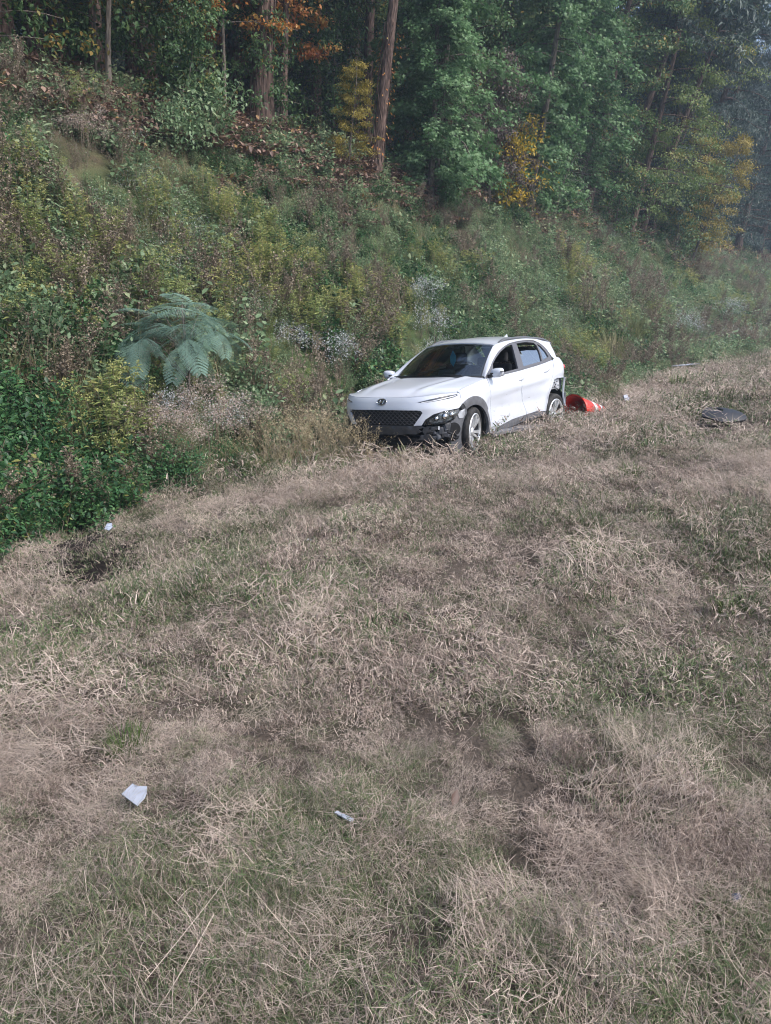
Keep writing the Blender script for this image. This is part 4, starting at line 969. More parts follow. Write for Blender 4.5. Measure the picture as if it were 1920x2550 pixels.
def tallgrass(r, h=.7, n=120, rad=.14, droop=1.2, w=.005, var=(0, 1)):
    c = Cloud(); q = rad * np.sqrt(r.random(n)); th = 6.283 * r.random(n); base = np.stack([q * np.cos(th), q * np.sin(th), np.zeros(n)], 1)
    c.blades(r, base, h * (.5 + .6 * r.random(n)), th + r.normal(0, .7, n), .05 + .35 * r.random(n), droop * (.2 + 1.0 * r.random(n)), w * (.6 + .8 * r.random(n)), var=var[0] + (var[1] - var[0]) * r.random(n), seg=4)
    return c
def seedgrass(r, h=1.0, n=26, rad=.2):
    c = tallgrass(r, h * .6, 60, rad, 1.3, .004, (.35, 1))
    for k in range(n):
        a = 6.283 * r.random(); q = rad * r.random(); p0 = np.array([q * math.cos(a), q * math.sin(a), 0]); hh = h * (.7 + .4 * r.random()); L = np.append(r.normal(0, .22, 2), 0)
        f = np.linspace(0, 1, 5); sp = p0 + np.outer(f, [0, 0, hh]) + np.outer(f ** 2, L); c.tube(sp, np.linspace(.0026, .001, 5), 3, 0, .8)
        m = 14; g = .7 + .3 * r.random(m); pos = p0 + np.outer(g, [0, 0, hh]) + np.outer(g ** 2, L) + r.normal(0, .02, (m, 3)); c.leaves(r, pos, sph(r, m) + [0, 0, .4], sph(r, m), .02 + .02 * r.random(m), TRI_LANCE, 0, .6 + .35 * r.random(m))
    return c
def vine_mat(r, n=240, rad=.45, h=.28, tmpl=TRI_OVATE, size=.05):
    c = Cloud(); q = rad * np.sqrt(r.random(n)); th = 6.283 * r.random(n); pos = np.stack([q * np.cos(th), q * np.sin(th), h * (1 - (q / rad) ** 2) * (.5 + .5 * r.random(n)) + .02], 1)
    d = sph(r, n) * np.array([1, 1, .35]) + np.array([.0, 0, -.2]); c.leaves(r, pos, d, np.array([0, 0, 1.0]) + .45 * sph(r, n), size * (.6 + .7 * r.random(n)), tmpl, 0)
    return c

def bank_cover():
    r = np.random.default_rng(31); protos = []; K = {}
    def addk(key, L): K[key] = (len(protos), len(L)); protos.extend(L)
    addk('herb', [herb(r, .55, .32, 330, TRI_OVATE, .055).mesh('herb', [M['herb'], M['brown']]) for _ in range(3)])
    addk('fine', [herb(r, .5, .34, 560, TRI_DIAMOND, .032).mesh('fine_herb', [M['herb'], M['brown']]) for _ in range(3)])
    addk('dark', [herb(r, .55, .35, 420, TRI_OVATE, .06).mesh('dark_herb', [M['dark_leaf'], M['brown']]) for _ in range(2)])
    addk('gold', [goldenrod(r, .85, 6).mesh('yellow_herb', [M['gold'], M['brown']]) for _ in range(3)])
    addk('brown', [deadstalk(r, .8, 6).mesh('brown_herb', [M['brown']]) for _ in range(3)])
    addk('tan', [tallgrass(r, .6, 90, .2, 1.3, .005).mesh('tall_grass', [M['tan']]) for _ in range(3)])
    addk('vine', [vine_mat(r).mesh('vine', [M['herb']]) for _ in range(2)])
    addk('broad', [herb(r, .6, .34, 150, TRI_OVATE, .11).mesh('broad_herb', [M['herb'], M['brown']]) for _ in range(2)])
    addk('white', [aster(r, .6, 1, 150, .35, .014).mesh('white_herb', [M['herb'], M['white'], M['brown']]) for _ in range(2)])
    addk('litter', [vine_mat(r, 150, .5, .05, TRI_OVATE, .085).mesh('litter', [M['litter']]) for _ in range(3)])
    n = 17000; s = r.uniform(-1, 78, n) ** 1.0; s = -3 + 81 * r.random(n) ** 1.45; t = r.uniform(4.8, 14.6, n)
    e = edge(s) + .25 * (noise2(s, t, .7, 1) - .5)
    k = t > e
    k &= ~((np.hypot((s - 7.2) / .75, (t - 8.1) / .85) < 1) & (r.random(n) < .55))
    # keep clear of the car
    cs, ct = s - 9.05, t - 5.77
    k &= ~((cs > -.9) & (cs < 3.6) & (np.abs(ct - 0) < .95))
    s, t = s[k], t[k]; n = len(s); x, y = st2xy(s, t)
    u = r.random(n); a = fbm(s, t * 1.3, 2.3, 1); b = fbm(s, t * 1.3, 1.9, 3); c = fbm(s, t, 1.4, 5); d = fbm(s, t, 3.0, 6)
    up = (t - edge(s)) / 7.0
    kind = np.where(u < .42, 'fine', np.where(u < .68, 'herb', np.where(u < .82, 'broad', 'vine'))).astype(object)
    gm = np.clip(1.2 - np.abs(s - 8) / 9, 0, 1)                      # yellow herbs chiefly on the near slope
    kind[(a > .60 - .13 * gm) & (up < .75) & (u < .17)] = 'gold'
    kind[(b > .52) & (up < .9) & (u > .82)] = 'brown'
    kind[(c > .58) & (u < .5)] = 'tan'
    kind[(d > .58) & (u < .3)] = 'white'
    kind[(d < .40) & (u > .45) & (u < .75)] = 'dark'
    kind[(up > 1.0 + .2 * (a - .5)) & (u < .62)] = 'litter'
    kind[(up > .85) & (b > .55) & (u < .4)] = 'litter'
    kind[(t < edge(s) + .5) & (u < .25)] = 'tan'
    kind[(s < 5.2) & (t < 9) & (u < .85)] = 'dark'
    idx = np.zeros(n, int)
    for kk, (i0, m) in K.items(): q = kind == kk; idx[q] = i0 + r.integers(0, m, q.sum())
    sc_ = (.75 + .6 * r.random(n)) * np.where(up > .7, .8, 1.0) * np.where(s > 25, 1.35, 1.0) * np.where(kind == 'litter', 1.2, 1)
    # low plants right behind the car and at the edge
    sc_ *= np.where((t - edge(s)) < .5, .75, 1.0)
    for ps, pt_, pr in CLEAR:
        px, py = st2xy(ps, pt_); dv = np.array([float(px), float(py)]); dv = dv - dv / np.linalg.norm(dv) * pr * .45
        sc_ = np.where(np.hypot(x - dv[0], y - dv[1]) < pr, sc_ * .52, sc_)
    pts = np.stack([x, y, gz(x, y) - .02], 1); rot = np.stack([r.normal(0, .15, n), r.normal(0, .15, n) , r.uniform(0, 6.28, n)], 1)
    o = scatter('bank_undergrowth', protos, pts, rot, sc_, idx); tag(o, 'tangle of low herbs, vines and dead stems covering the bank', kind='stuff')
    # leaf litter on the woodland floor
    n = 5200; s = -4 + 90 * r.random(n) ** 1.3; t = 13 + 17 * r.random(n) ** 1.4; x, y = st2xy(s, t); i0, m = K['litter']
    o = scatter('leaf_litter', protos[i0:i0 + m], np.stack([x, y, gz(x, y)], 1), np.stack([r.normal(0, .1, n), r.normal(0, .1, n), r.uniform(0, 6.28, n)], 1), .8 + .8 * r.random(n), r.integers(0, m, n))
    tag(o, 'brown fallen leaves covering the floor of the woods', kind='stuff')
bank_cover()

# ================================================================== TREES
def tree_meshes(name, seed, H, r0, bark, leaf, tmpl, size, crown0, limbs, llen, per, clumps=5, crad=.42, droop=.35, wob=.15, top_shape=.55, flat=.55, big_above=9.0, lean_limb=0.0):
    """trunk with limbs, and a crown of single leaves gathered in clumps along the limbs"""
    r = np.random.default_rng(seed); w = Cloud(); c = Cloud()
    f = np.linspace(0, 1, 12); ax = np.stack([wob * np.sin(f * 5 + seed) * f, wob * np.cos(f * 4.1 + seed * 2) * f, f * H], 1)
    rad = r0 * (1 - .75 * f) * (1 + .5 * np.exp(-f * 30)); w.tube(ax, rad, 10, 0)
    def at(z): return np.array([np.interp(z, ax[:, 2], ax[:, k]) for k in range(3)])
    for i in range(limbs):
        g = (i + r.random() * .8) / limbs; z = crown0 + (H * .98 - crown0) * g
        L = llen * (1 - top_shape * g) * (.65 + .6 * r.random()) * (.55 + .45 * min(1, g * 6 + .5)); az = i * 2.4 + r.normal(0, .4)
        d = np.array([math.cos(az), math.sin(az), .25 - droop * .3 + .2 * r.random() + lean_limb]); b = at(z); q = np.linspace(0, 1, 6)
        br = b + np.outer(q * L, d) + np.outer(q ** 2 * L, [0, 0, -droop]) + np.cumsum(r.normal(0, .04 * L / 2, (6, 3)), 0) * q[:, None]
        w.tube(br, np.linspace(r0 * .28 * (1 - .6 * g), .008, 6), 5, 0)
        sz = size if z < big_above else size * 1.9; m = per if z < big_above else max(8, int(per / 3))
        for k in range(clumps):
            e = .3 + .7 * (k + r.random()) / clumps; p = np.array([np.interp(e, q, br[:, j]) for j in range(3)]) + r.normal(0, .16 * L * .5, 3) * np.array([1, 1, .6])
            if r.random() < .5: w.tube(np.array([np.array([np.interp(e * .8, q, br[:, j]) for j in range(3)]), p]), [.012, .005], 3, 0)
            rc = crad * (.6 + .8 * r.random())
            pos = p + r.normal(0, 1, (m, 3)) * np.array([rc, rc, rc * flat]) * .6
            out = np.append((p - b)[:2], 0) / (np.linalg.norm((p - b)[:2]) + .1)
            tip = sph(r, m) * .9 + out * .5 + np.array([0, 0, -.55]); up = np.array([0, 0, .9]) + out * .5 + .6 * sph(r, m)
            shade = np.clip(r.normal(.5, .22) + r.normal(0, .18, m), 0, 1)
            c.leaves(r, pos, tip, up, sz * (.65 + .6 * r.random(m)), tmpl, 0, shade)
    return w.mesh(name + '_trunk', [M[bark]], True), c.mesh(name + '_crown', [M[leaf]])

TP = {}
def proto(key, *a, **k): TP[key] = tree_meshes(key, *a, **k)
proto('gum', 11, 12, .16, 'bark_grey', 'gum', TRI_STAR, .16, .5, 60, 2.4, 58, clumps=8, crad=.30, droop=.55)
proto('oak', 12, 13, .18, 'bark', 'oak', TRI_OVATE, .13, 1.6, 48, 2.9, 55, clumps=6, crad=.36, droop=.25)
proto('maple', 13, 14, .17, 'bark', 'maple', TRI_OVATE, .115, 1.3, 56, 3.0, 62, clumps=6, crad=.36, droop=.3, top_shape=.4, big_above=10)
proto('pine', 14, 15, .21, 'bark', 'conifer', TRI_LANCE, .22, 8.5, 30, 2.6, 60, clumps=5, crad=.36, wob=.12)
proto('dogwood', 15, 4.4, .06, 'bark_grey', 'dogwood', TRI_OVATE, .085, .8, 26, 1.5, 70, clumps=5, crad=.26, droop=.25)
proto('amber', 16, 6.5, .07, 'bark_grey', 'amber', TRI_OVATE, .10, 1.0, 30, 1.7, 55, clumps=5, crad=.28, droop=.2)
proto('conifer', 17, 17, .2, 'bark', 'conifer', TRI_LANCE, .17, .8, 90, 2.9, 70, clumps=6, crad=.36, droop=.4, top_shape=.7, big_above=11)
proto('rust', 18, 5.5, .06, 'bark_grey', 'rust', TRI_OVATE, .12, 1.9, 24, 1.9, 46, clumps=5, crad=.32, droop=.15, flat=.3)
proto('understory', 19, 3.2, .03, 'bark_grey', 'oak', TRI_OVATE, .10, .3, 26, 1.2, 36, clumps=4, crad=.26, droop=.2)
proto('hickory', 20, 3.4, .035, 'bark_grey', 'yellow', TRI_OVATE, .12, .5, 16, 1.0, 14, clumps=4, crad=.3, droop=.35)

_made = {}
def tree(key, name, s, t, label, group, rz=0, scale=1.0, lean=0.0, lean_s=0.0, crown=True):
    """a tree standing on the bank; lean tips it towards the road (positive) and lean_s along the verge"""
    e = empty(name, P(s, t, -.05)); tw, cr = TP[key]
    a1 = Vector((UU[0], UU[1], 0)); a2 = Vector((NN[0], NN[1], 0))
    q = Matrix.Rotation(lean, 3, a1) @ Matrix.Rotation(-lean_s, 3, a2) @ Matrix.Rotation(rz, 3, 'Z')
    e.rotation_euler = q.to_euler(); e.scale = (scale,) * 3
    obj('trunk', tw, e)
    if crown: obj('crown', cr, e)
    tag(e, label, 'tree', group); return e

# --- trunks that stand out at the wood's edge
GP = 'tall pines at the edge of the woods'
T1 = tree('pine', 'pine_tree', 15.3, 14.5, 'thick pine trunk wrapped in orange vine leaves at the edge of the woods', GP, .3, 1.2, .10)
T2 = tree('pine', 'pine_tree', 18.3, 13.2, 'slim reddish pine trunk with vine stems standing beside the big sweetgum', GP, 1.9, .80, .15)
tree('pine', 'pine_tree', 16.7, 15.0, 'thin straight trunk just behind the vine-wrapped pine', GP, 2.9, .5, .08)
tree('pine', 'pine_tree', 22.0, 16.2, 'shaded pine trunk between the vine-wrapped pine and the reddish one', GP, 4.0, .85, .06)
for i, (s, t, sc_) in enumerate([(14.0, 17.5, .8), (12.2, 16.5, .7), (25, 19, .9), (20.2, 18.8, .7), (28, 17, .8), (24.2, 15.6, .55), (10.4, 18, .9), (8, 17, .8), (30, 21, .9), (19, 22, .9), (15.5, 21, 1.0)]):
    tree('pine', 'pine_tree', s, t, 'dim pine trunk deep in the shade of the woods', 'dim pine trunks inside the woods', i * 1.3, sc_, .05)
# --- edge trees
tree('gum', 'sweetgum_tree', 20.8, 12.9, 'big sweetgum with star-shaped blue-green leaves beside the reddish pine trunk', 'sweetgums', .5, .95, .10)
tree('gum', 'sweetgum_tree', 20.2, 12.6, 'young sweetgum in front of the big one, beside the reddish pine trunk', 'sweetgums', 3.3, .6, .05)
tree('gum', 'sweetgum_tree', 27.5, 13.0, 'sweetgum with pale hanging star leaves right of the purple dogwood', 'sweetgums', 2.2, .9, .16)
tree('gum', 'sweetgum_tree', 31.5, 13.4, 'darker sweetgum over the cluster of leaning stems', 'sweetgums', 4.1, 1.0, .14)
tree('oak', 'oak_tree', 24.3, 14.6, 'dark green oak rising behind the purple dogwood', 'oaks at the edge of the woods', .2, 1.0, .08)
tree('oak', 'oak_tree', 29, 15.2, 'tall dark oak behind the second sweetgum', 'oaks at the edge of the woods', 1.9, 1.05, .1)
tree('oak', 'oak_tree', 34.3, 13.4, 'broad dark oak with low boughs left of the olive maple', 'oaks at the edge of the woods', 3.3, 1.0, .16)
tree('maple', 'maple_tree', 37.5, 12.5, 'olive green maple with orange upper leaves leaning out over the bank', 'maples at the edge of the woods', .4, 1.0, .17)
tree('maple', 'maple_tree', 42.0, 12.9, 'tall yellow-green maple beyond the leaning olive one', 'maples at the edge of the woods', 2.6, 1.1, .15)
tree('maple', 'maple_tree', 30.0, 16.0, 'maple crown showing above the dark oaks', 'maples at the edge of the woods', 4.4, 1.1, .1)
tree('dogwood', 'dogwood_tree', 24.3, 12.9, 'purple-brown dogwood between the two sweetgums', 'dogwoods', .3, 1.0, .1)
tree('dogwood', 'dogwood_tree', 23.0, 13.6, 'small dusky dogwood behind the purple one', 'dogwoods', 2.1, .85, .1)
tree('hickory', 'hickory_sapling', 25.8, 12.6, 'low sapling with bright yellow leaves under the second sweetgum', 'yellow saplings', .3, 1.0, .15)
tree('hickory', 'hickory_sapling', 25.0, 12.6, 'yellow-leaved sapling beside the purple dogwood', 'yellow saplings', 2.3, .8, .1)
tree('amber', 'yellow_green_sapling', 16.9, 13.0, 'yellow-green sapling standing left of the reddish pine trunk', 'small amber trees', 1.2, .42, .1)
tree('amber', 'amber_tree', 45.5, 11.7, 'amber-yellow small tree leaning out in the haze', 'small amber trees', .6, 1.05, .3)
tree('amber', 'amber_tree', 44, 12.2, 'yellow-green small tree beside the amber one', 'small amber trees', 2.9, .95, .2)
# leaning slender trunks and conifers fading into the haze
for i, (s, t, sc_, ln) in enumerate([(41, 14.2, 1.0, .24), (45, 14.4, 1.1, .22), (50, 13.4, 1.15, .20), (56, 14.0, 1.2, .16), (63, 13.0, 1.2, .14), (71, 13.0, 1.25, .12), (80, 13.4, 1.3, .1), (52, 17, 1.3, .15), (61, 17, 1.3, .12), (92, 13, 1.3, .1)]):
    tree('conifer', 'cedar_tree', s, t, ['first blue-grey evergreen just behind the leaning slender trunks', 'second blue-grey evergreen, behind the amber tree', 'third evergreen along the wood edge, just past the amber tree', 'fourth evergreen along the wood edge, past the amber tree', 'fifth evergreen along the wood edge, fainter in the haze', 'sixth evergreen along the wood edge, pale in the haze', 'last evergreen but one along the wood edge, very pale in the haze', 'tall evergreen showing over the first ones in the haze', 'tall evergreen showing over the farther ones in the haze', 'farthest evergreen along the wood edge, faintest in the haze'][i], 'evergreens in the haze', i * 1.7, sc_, ln)
for i, (s, t, ln) in enumerate([(37.0, 13.6, .34), (40.5, 13.0, .32), (43, 13.4, .30)]):
    tree('pine', 'pine_tree', s, t, ['bare slender trunk leaning over the olive maple', 'second slender trunk leaning out past the maple', 'pale leaning trunk just before the amber tree'][i], 'leaning slender trunks', i * 2.0, .9, ln)
for i, (ds, dt, ln) in enumerate([(0, 0, .20), (.35, .2, .26), (.7, .1, .14), (-.5, .3, .10)]):
    tree('dogwood', 'slim_stem', 31.3 + ds, 12.8 + dt, ['foremost stem of the leaning cluster under the dark sweetgum', 'most tilted stem of the cluster under the dark sweetgum', 'last stem of the cluster under the dark sweetgum', 'thin upright stem beside the leaning cluster'][i], 'cluster of leaning stems', i * 1.5, .75, ln, crown=False)
tree('dogwood', 'slim_stem', 28.6, 12.5, 'pale lone stem under the second sweetgum', 'cluster of leaning stems', .4, .7, .25, -.1, crown=False)
# --- the near left wood: rust and dark leaves
for i, (s, t, sc_, lb) in enumerate([(10.8, 14.3, 1.0, 'rust-leaved sapling with layered boughs in the dark near the wood edge'), (14.2, 14.6, .95, 'orange-brown sapling left of the vine-wrapped pine'), (8.2, 13.9, .75, 'sapling with red and orange leaves low above the bank'), (17.6, 16.0, .9, 'rusty oak sapling behind the vine-wrapped pine')]):
    tree('rust', 'rust_sapling', s, t, lb, 'rust-coloured saplings', i * 1.9, sc_, .1)
lab = ['bushy dark sapling at the far left of the wood edge', 'dark sapling below the rust-leaved boughs', 'leafy green sapling in front of the shaded trunks', 'low dark sapling beside the vine-wrapped pine', 'rounded green sapling above the stump', 'dark bush behind the thin straight trunk', 'dark bush under the big sweetgum', 'dark bush below the second oak', 'dark bush before the leaning cluster', 'blue-green bush under the leaning maple', 'bush at the foot of the haze-blue evergreens', 'bush below the amber tree']
for i, (s, t, sc_) in enumerate([(8.4, 14.6, 1.15), (11.2, 15.2, 1.2), (12.6, 14.2, 1.0), (15.4, 14.6, .9), (11.9, 13.3, .75), (19.3, 15.4, 1.1), (20.6, 13.6, .8), (26.2, 14.0, 1.0), (29.4, 12.6, .85), (35, 12.4, 1.1), (47, 12.4, 1.5), (42.6, 11.8, 1.3)]):
    tree('understory', 'forest_bush', s, t, lab[i], 'bushes at the wood edge', i * 2.1, sc_, .1)
for i, (s, t, sc_) in enumerate([(7.2, 16, 1.0), (10, 16.5, 1.1), (13.5, 16.4, 1.1), (17, 18, 1.1), (21, 17.5, 1.1), (35, 16.5, 1.1), (9, 19.5, 1.2), (13, 20, 1.2)]):
    tree('oak', 'oak_tree', s, t, 'dark oak inside the woods seen only as shaded leaves', 'shaded oaks inside the woods', i * 1.1, sc_, .05)

# vines with orange leaves on the thick pine, and on the reddish one
def trunk_vine(parent_tree, seed, z0, z1, n, rad, mats=('rust',)):
    r = np.random.default_rng(seed); c = Cloud()
    for k in range(5):
        a0 = 6.283 * r.random(); f = np.linspace(0, 1, 24); a = a0 + 1.5 * np.sin(f * 4 + k); rr = rad * (1.05 - .3 * f)
        c.tube(np.stack([rr * np.cos(a), rr * np.sin(a), z0 * .0 + f * z1], 1), .012, 4, 1, .5)
    a = 6.283 * r.random(n); z = z0 + (z1 - z0) * r.random(n); q = rad * (1.0 + .9 * r.random(n) ** 2)
    pos = np.stack([q * np.cos(a), q * np.sin(a), z], 1); c.leaves(r, pos, np.stack([np.cos(a), np.sin(a), -.8 + 0 * a], 1) + .4 * sph(r, n), np.stack([np.cos(a), np.sin(a), .5 + 0 * a], 1), .10 * (.6 + .7 * r.random(n)), TRI_OVATE, 0)
    o = obj('vine', c.mesh('vine', [M[mats[0]], M['bark']]), parent_tree)
trunk_vine(T1, 5, 1.2, 8, 330, .24); trunk_vine(T2, 6, .6, 4.6, 150, .26)

# the mass of the woods behind: nobody could count it
def deep_woods():
    r = np.random.default_rng(77); n = 420; s = -25 + 190 * r.random(n); t = 19 + 34 * r.random(n) ** 1.3
    k = ~((t < 23) & (s < 30) & (r.random(n) < .4)); s, t = s[k], t[k]; n = len(s); x, y = st2xy(s, t)
    ms = []
    for key in ('oak', 'conifer', 'maple', 'pine'):
        tw, cr = TP[key]; ms.append((tw, cr))
    which = r.choice(4, n, p=[.42, .25, .13, .20]); pts = np.stack([x, y, gz(x, y) - .1], 1); rot = np.stack([r.normal(0, .03, n), r.normal(0, .03, n), r.uniform(0, 6.28, n)], 1); scl = .9 + .45 * r.random(n)
    protos = [m for pr in ms for m in pr]
    o = scatter('deep_woods', protos, np.concatenate([pts, pts]), np.concatenate([rot, rot]), np.concatenate([scl, scl]), np.concatenate([which * 2, which * 2 + 1]))
    tag(o, 'dense dark woods behind the trees at the edge', kind='stuff')
deep_woods()

# ================================================================== PLANTS ONE CAN PICK OUT ON THE BANK
def plant(name, mesh, s, t, label, group=None, rz=0, scale=1.0, part='foliage', cat='plant', dz=-.03):
    e = empty(name, P(s, t, dz), (0, 0, rz), scale); obj(part, mesh, e); tag(e, label, cat, group); return e
r_ = np.random.default_rng(55)

def shrub(r, h, rad, n, tmpl, size, leaf, stems=16):
    c = Cloud(); w = Cloud()
    for k in range(stems):
        a = 6.283 * r.random(); el = .25 + 1.2 * r.random(); L = .75 + .3 * r.random(); top = np.array([rad * math.cos(a) * math.cos(el), rad * math.sin(a) * math.cos(el), h * math.sin(el)]) * L
        mid = top * .5 + np.array([0, 0, .12 * h]); pts = np.array([[0, 0, 0], mid * .5, mid, top]); w.tube(pts, [.014, .010, .007, .003], 4, 0)
        m = n // stems; f = r.random(m) ** .6
        ctr = np.where(f[:, None] < .5, mid * (f[:, None] * 2), mid + (top - mid) * (f[:, None] * 2 - 1)); pos = ctr + r.normal(0, 1, (m, 3)) * np.array([rad, rad, h]) * .13; pos[:, 2] = np.abs(pos[:, 2]) + .02
        d = sph(r, m) + unit(pos) * .6 + np.array([0, 0, -.3]); c.leaves(r, pos, d, np.array([0, 0, .8]) + unit(pos) * .6 + .5 * sph(r, m), size * (.6 + .7 * r.random(m)), tmpl, 0, np.clip(r.normal(.45, .2) + r.normal(0, .18, m), 0, 1))
    return c.mesh('foliage', [M[leaf]]), w.mesh('stem', [M['brown']])
def shrub_thing(name, meshes, s, t, label, group=None, rz=0, scale=1.0, dz=-.05):
    e = empty(name, P(s, t, dz), (0, 0, rz), scale); obj('foliage', meshes[0], e); obj('stem', meshes[1], e); tag(e, label, 'bush', group); return e
SB = shrub(r_, 1.15, .85, 2600, TRI_OVATE, .06, 'dark_leaf', 30); SB2 = shrub(r_, .95, .7, 2200, TRI_OVATE, .05, 'dark_leaf', 26); SG = shrub(r_, 1.2, .9, 2000, TRI_OVATE, .085, 'herb', 24)
for i, (s, t, sc_, m, lb) in enumerate([(3.55, 7.1, 1.0, SB, 'nearest glossy dark green bush at the left corner of the verge'), (4.4, 7.35, .85, SB2, 'low dark leafy bush beside the patch of bare soil'), (3.9, 8.2, 1.1, SB, 'taller dark bush at the left below the mimosa'), (5.0, 8.3, .9, SB2, 'dark leafy bush between the left bush and the mimosa'), (5.6, 9.2, .95, SG, 'pale leafy bush left of the mimosa'), (4.6, 9.4, 1.0, SG, 'broad-leaved bush at the far left of the bank'), (3.2, 8.0, .9, SB2, 'dark bush at the very edge on the left'), (5.2, 7.45, .85, SB2, 'small dark bush just left of the pinkish flower heads'), (7.9, 7.75, .75, SG, 'low pale bush between the pinkish flower heads and the car'), (8.4, 8.3, .8, SG, 'pale bush rising behind the left end of the bonnet'), (6.0, 7.3, .7, SB2, 'dark bush at the foot of the pinkish flower heads'), (6.9, 7.4, .6, SB2, 'lowest dark bush below the taller pinkish flower heads')]):
    shrub_thing('leafy_bush', m, s, t, lb, 'dark leafy bushes at the left', i * 1.3, sc_)
shrub_thing('leafy_bush', SG, 12.2, 13.0, 'large pale green bush above the stump near the wood edge', None, .3, 1.25)
shrub_thing('leafy_bush', SG, 11.0, 12.7, 'bright green bush upslope of the stump', None, 2.0, .9)
SD_ = shrub(r_, .8, .8, 2200, TRI_OVATE, .055, 'dark_leaf', 24)
for i, (s, t, sc_, lb) in enumerate([(13.4, 6.3, .8, 'low dark green bush right behind the car'), (15.2, 6.6, .9, 'dark bush beyond the traffic cone'), (17.0, 7.0, 1.0, 'dark bush further along the ditch')]):
    shrub_thing('ditch_bush', SD_, s, t, lb, 'dark bushes in the ditch', i, sc_)

# goldenrods, asters, dead stalks, grass clumps
GR = [goldenrod(r_, 1.05, 8).mesh('foliage', [M['gold'], M['brown']]) for _ in range(3)]
gl = [(8 + 1.6 * r_.normal(), 9.5 + 1.1 * r_.normal()) for _ in range(9)] + [(11.3 + 1.5 * r_.normal(), 9.9 + .8 * r_.normal()) for _ in range(40)] + [(5.5 + 1.2 * r_.normal(), 11.2 + .8 * r_.normal()) for _ in range(8)]
for i, (s, t) in enumerate(gl):
    if t < edge(s) + .5: t = float(edge(s)) + .6
    if any(math.hypot(s - a, t - b) < c for a, b, c in CLEAR): t += 1.2
    plant('goldenrod', GR[i % 3], s, t, 'yellow-green goldenrod clump on the middle of the bank', 'goldenrod clumps on the bank', i * 1.1, .8 + .35 * r_.random())
AS = [aster(r_, .95, 1, 800, .42, .026).mesh('foliage', [M['herb'], M['white'], M['brown']]) for _ in range(2)]
for i, (s, t, sc_, lb) in enumerate([(14.6, 8.9, 1.1, 'white aster clump above the roof of the car'), (15.3, 9.6, 1.0, 'upper white aster clump above the roof of the car'), (13.8, 8.5, .8, 'small white aster clump just behind the roof of the car'), (10.7, 8.5, 1.0, 'white aster clump left of the bonnet of the car'), (10.1, 8.9, .8, 'sparser white aster clump between the mimosa and the car'), (6.6, 8.0, .8, 'white-dotted aster under the mimosa'), (7.2, 7.8, .8, 'white-dotted aster beside the pinkish flower heads'), (17.0, 7.6, .8, 'white aster in the ditch beyond the car'), (32, 8.0, 1.5, 'pale flowering clump along the far ditch'), (40, 8.2, 1.8, 'farthest pale flowering clump on the bank')]):
    plant('aster', AS[i % 2], s, t, lb, 'white asters on the bank', i * 1.7, sc_)
BO = [aster(r_, 1.1, 1, 2200, .5, .024).mesh('foliage', [M['herb'], M['cream'], M['brown']]) for _ in range(2)]
for i, (s, t, sc_, lb) in enumerate([(6.1, 7.6, .85, 'pinkish cream flowering bush under the mimosa'), (6.9, 7.65, .95, 'taller pinkish cream flowering bush toward the car'), (7.45, 7.55, .8, 'pinkish cream flowering bush nearest the car'), (6.5, 7.35, .8, 'low pinkish flowering bush at the edge of the mown grass'), (8.6, 12.2, .8, 'faded cream flower heads high on the left of the bank')]):
    plant('boneset', BO[i % 2], s, t, lb, 'cream flowering bushes', i * 2.2, sc_, cat='bush')
DS = [deadstalk(r_, 1.25, 9, .3).mesh('stem', [M['brown']]) for _ in range(2)]
for i, (s, t, sc_, lb) in enumerate([(6.0, 10.8, 1.1, 'dark dead weed stalks at the far left of the bank'), (6.6, 11.3, 1.0, 'second clump of dead stalks high on the left'), (8.9, 7.7, 1.05, 'reddish dead stalks standing beside the bonnet of the car'), (9.6, 8.0, 1.1, 'tall reddish dead stalks behind the bonnet of the car'), (8.3, 7.4, .8, 'short dead stalks left of the grille'), (23.5, 9.0, 1.6, 'tall dark dead stalks on the bank above the cone'), (25.5, 9.4, 1.5, 'dark dead stalks farther right on the bank'), (17.5, 7.6, 1.0, 'brown dead weeds beyond the rear of the car'), (18.3, 7.0, .9, 'brown weeds in the ditch past the cone')]):
    plant('dead_weed', DS[i % 2], s, t, lb, 'dead weed stalks', i * 1.4, sc_, 'stem')
TG = tallgrass(r_, 1.0, 240, .22, 1.0, .006, (0, .6)).mesh('foliage', [M['tan']])
for i, (s, t, sc_, lb) in enumerate([(27, 8.6, 1.5, 'tall green grass clump on the bank above the panel'), (23.5, 8.0, 1.3, 'tall tan grass clump above the traffic cone'), (8.0, 9.9, .6, 'low green grass clump left of the mimosa'), (8.6, 8.4, .9, 'tall grass right of the mimosa')]):
    plant('grass_clump', TG, s, t, lb, 'tall grass clumps', i * 2.0, sc_)
SGr = [seedgrass(r_, .75, 26, .25).mesh('foliage', [M['tan']]) for _ in range(3)]
for i, (s, t, sc_) in enumerate([(8.0, 5.9, .8), (7.7, 6.2, .95), (7.9, 6.5, 1.05), (8.05, 6.15, .9), (8.2, 6.8, 1.1), (7.6, 6.9, 1.1), (7.8, 5.6, .6), (7.9, 5.3, .5), (7.8, 6.7, 1.1), (8.1, 7.1, 1.0), (7.4, 7.0, .9), (7.0, 7.2, .8), (8.5, 7.1, 1.1), (7.6, 7.3, 1.0), (8.15, 6.4, .7), (7.2, 6.6, .5)]):
    plant('seed_grass', SGr[i % 3], s, t, 'dry seeding grass standing in front of the car', 'dry grass in front of the car', i * 1.9, sc_)

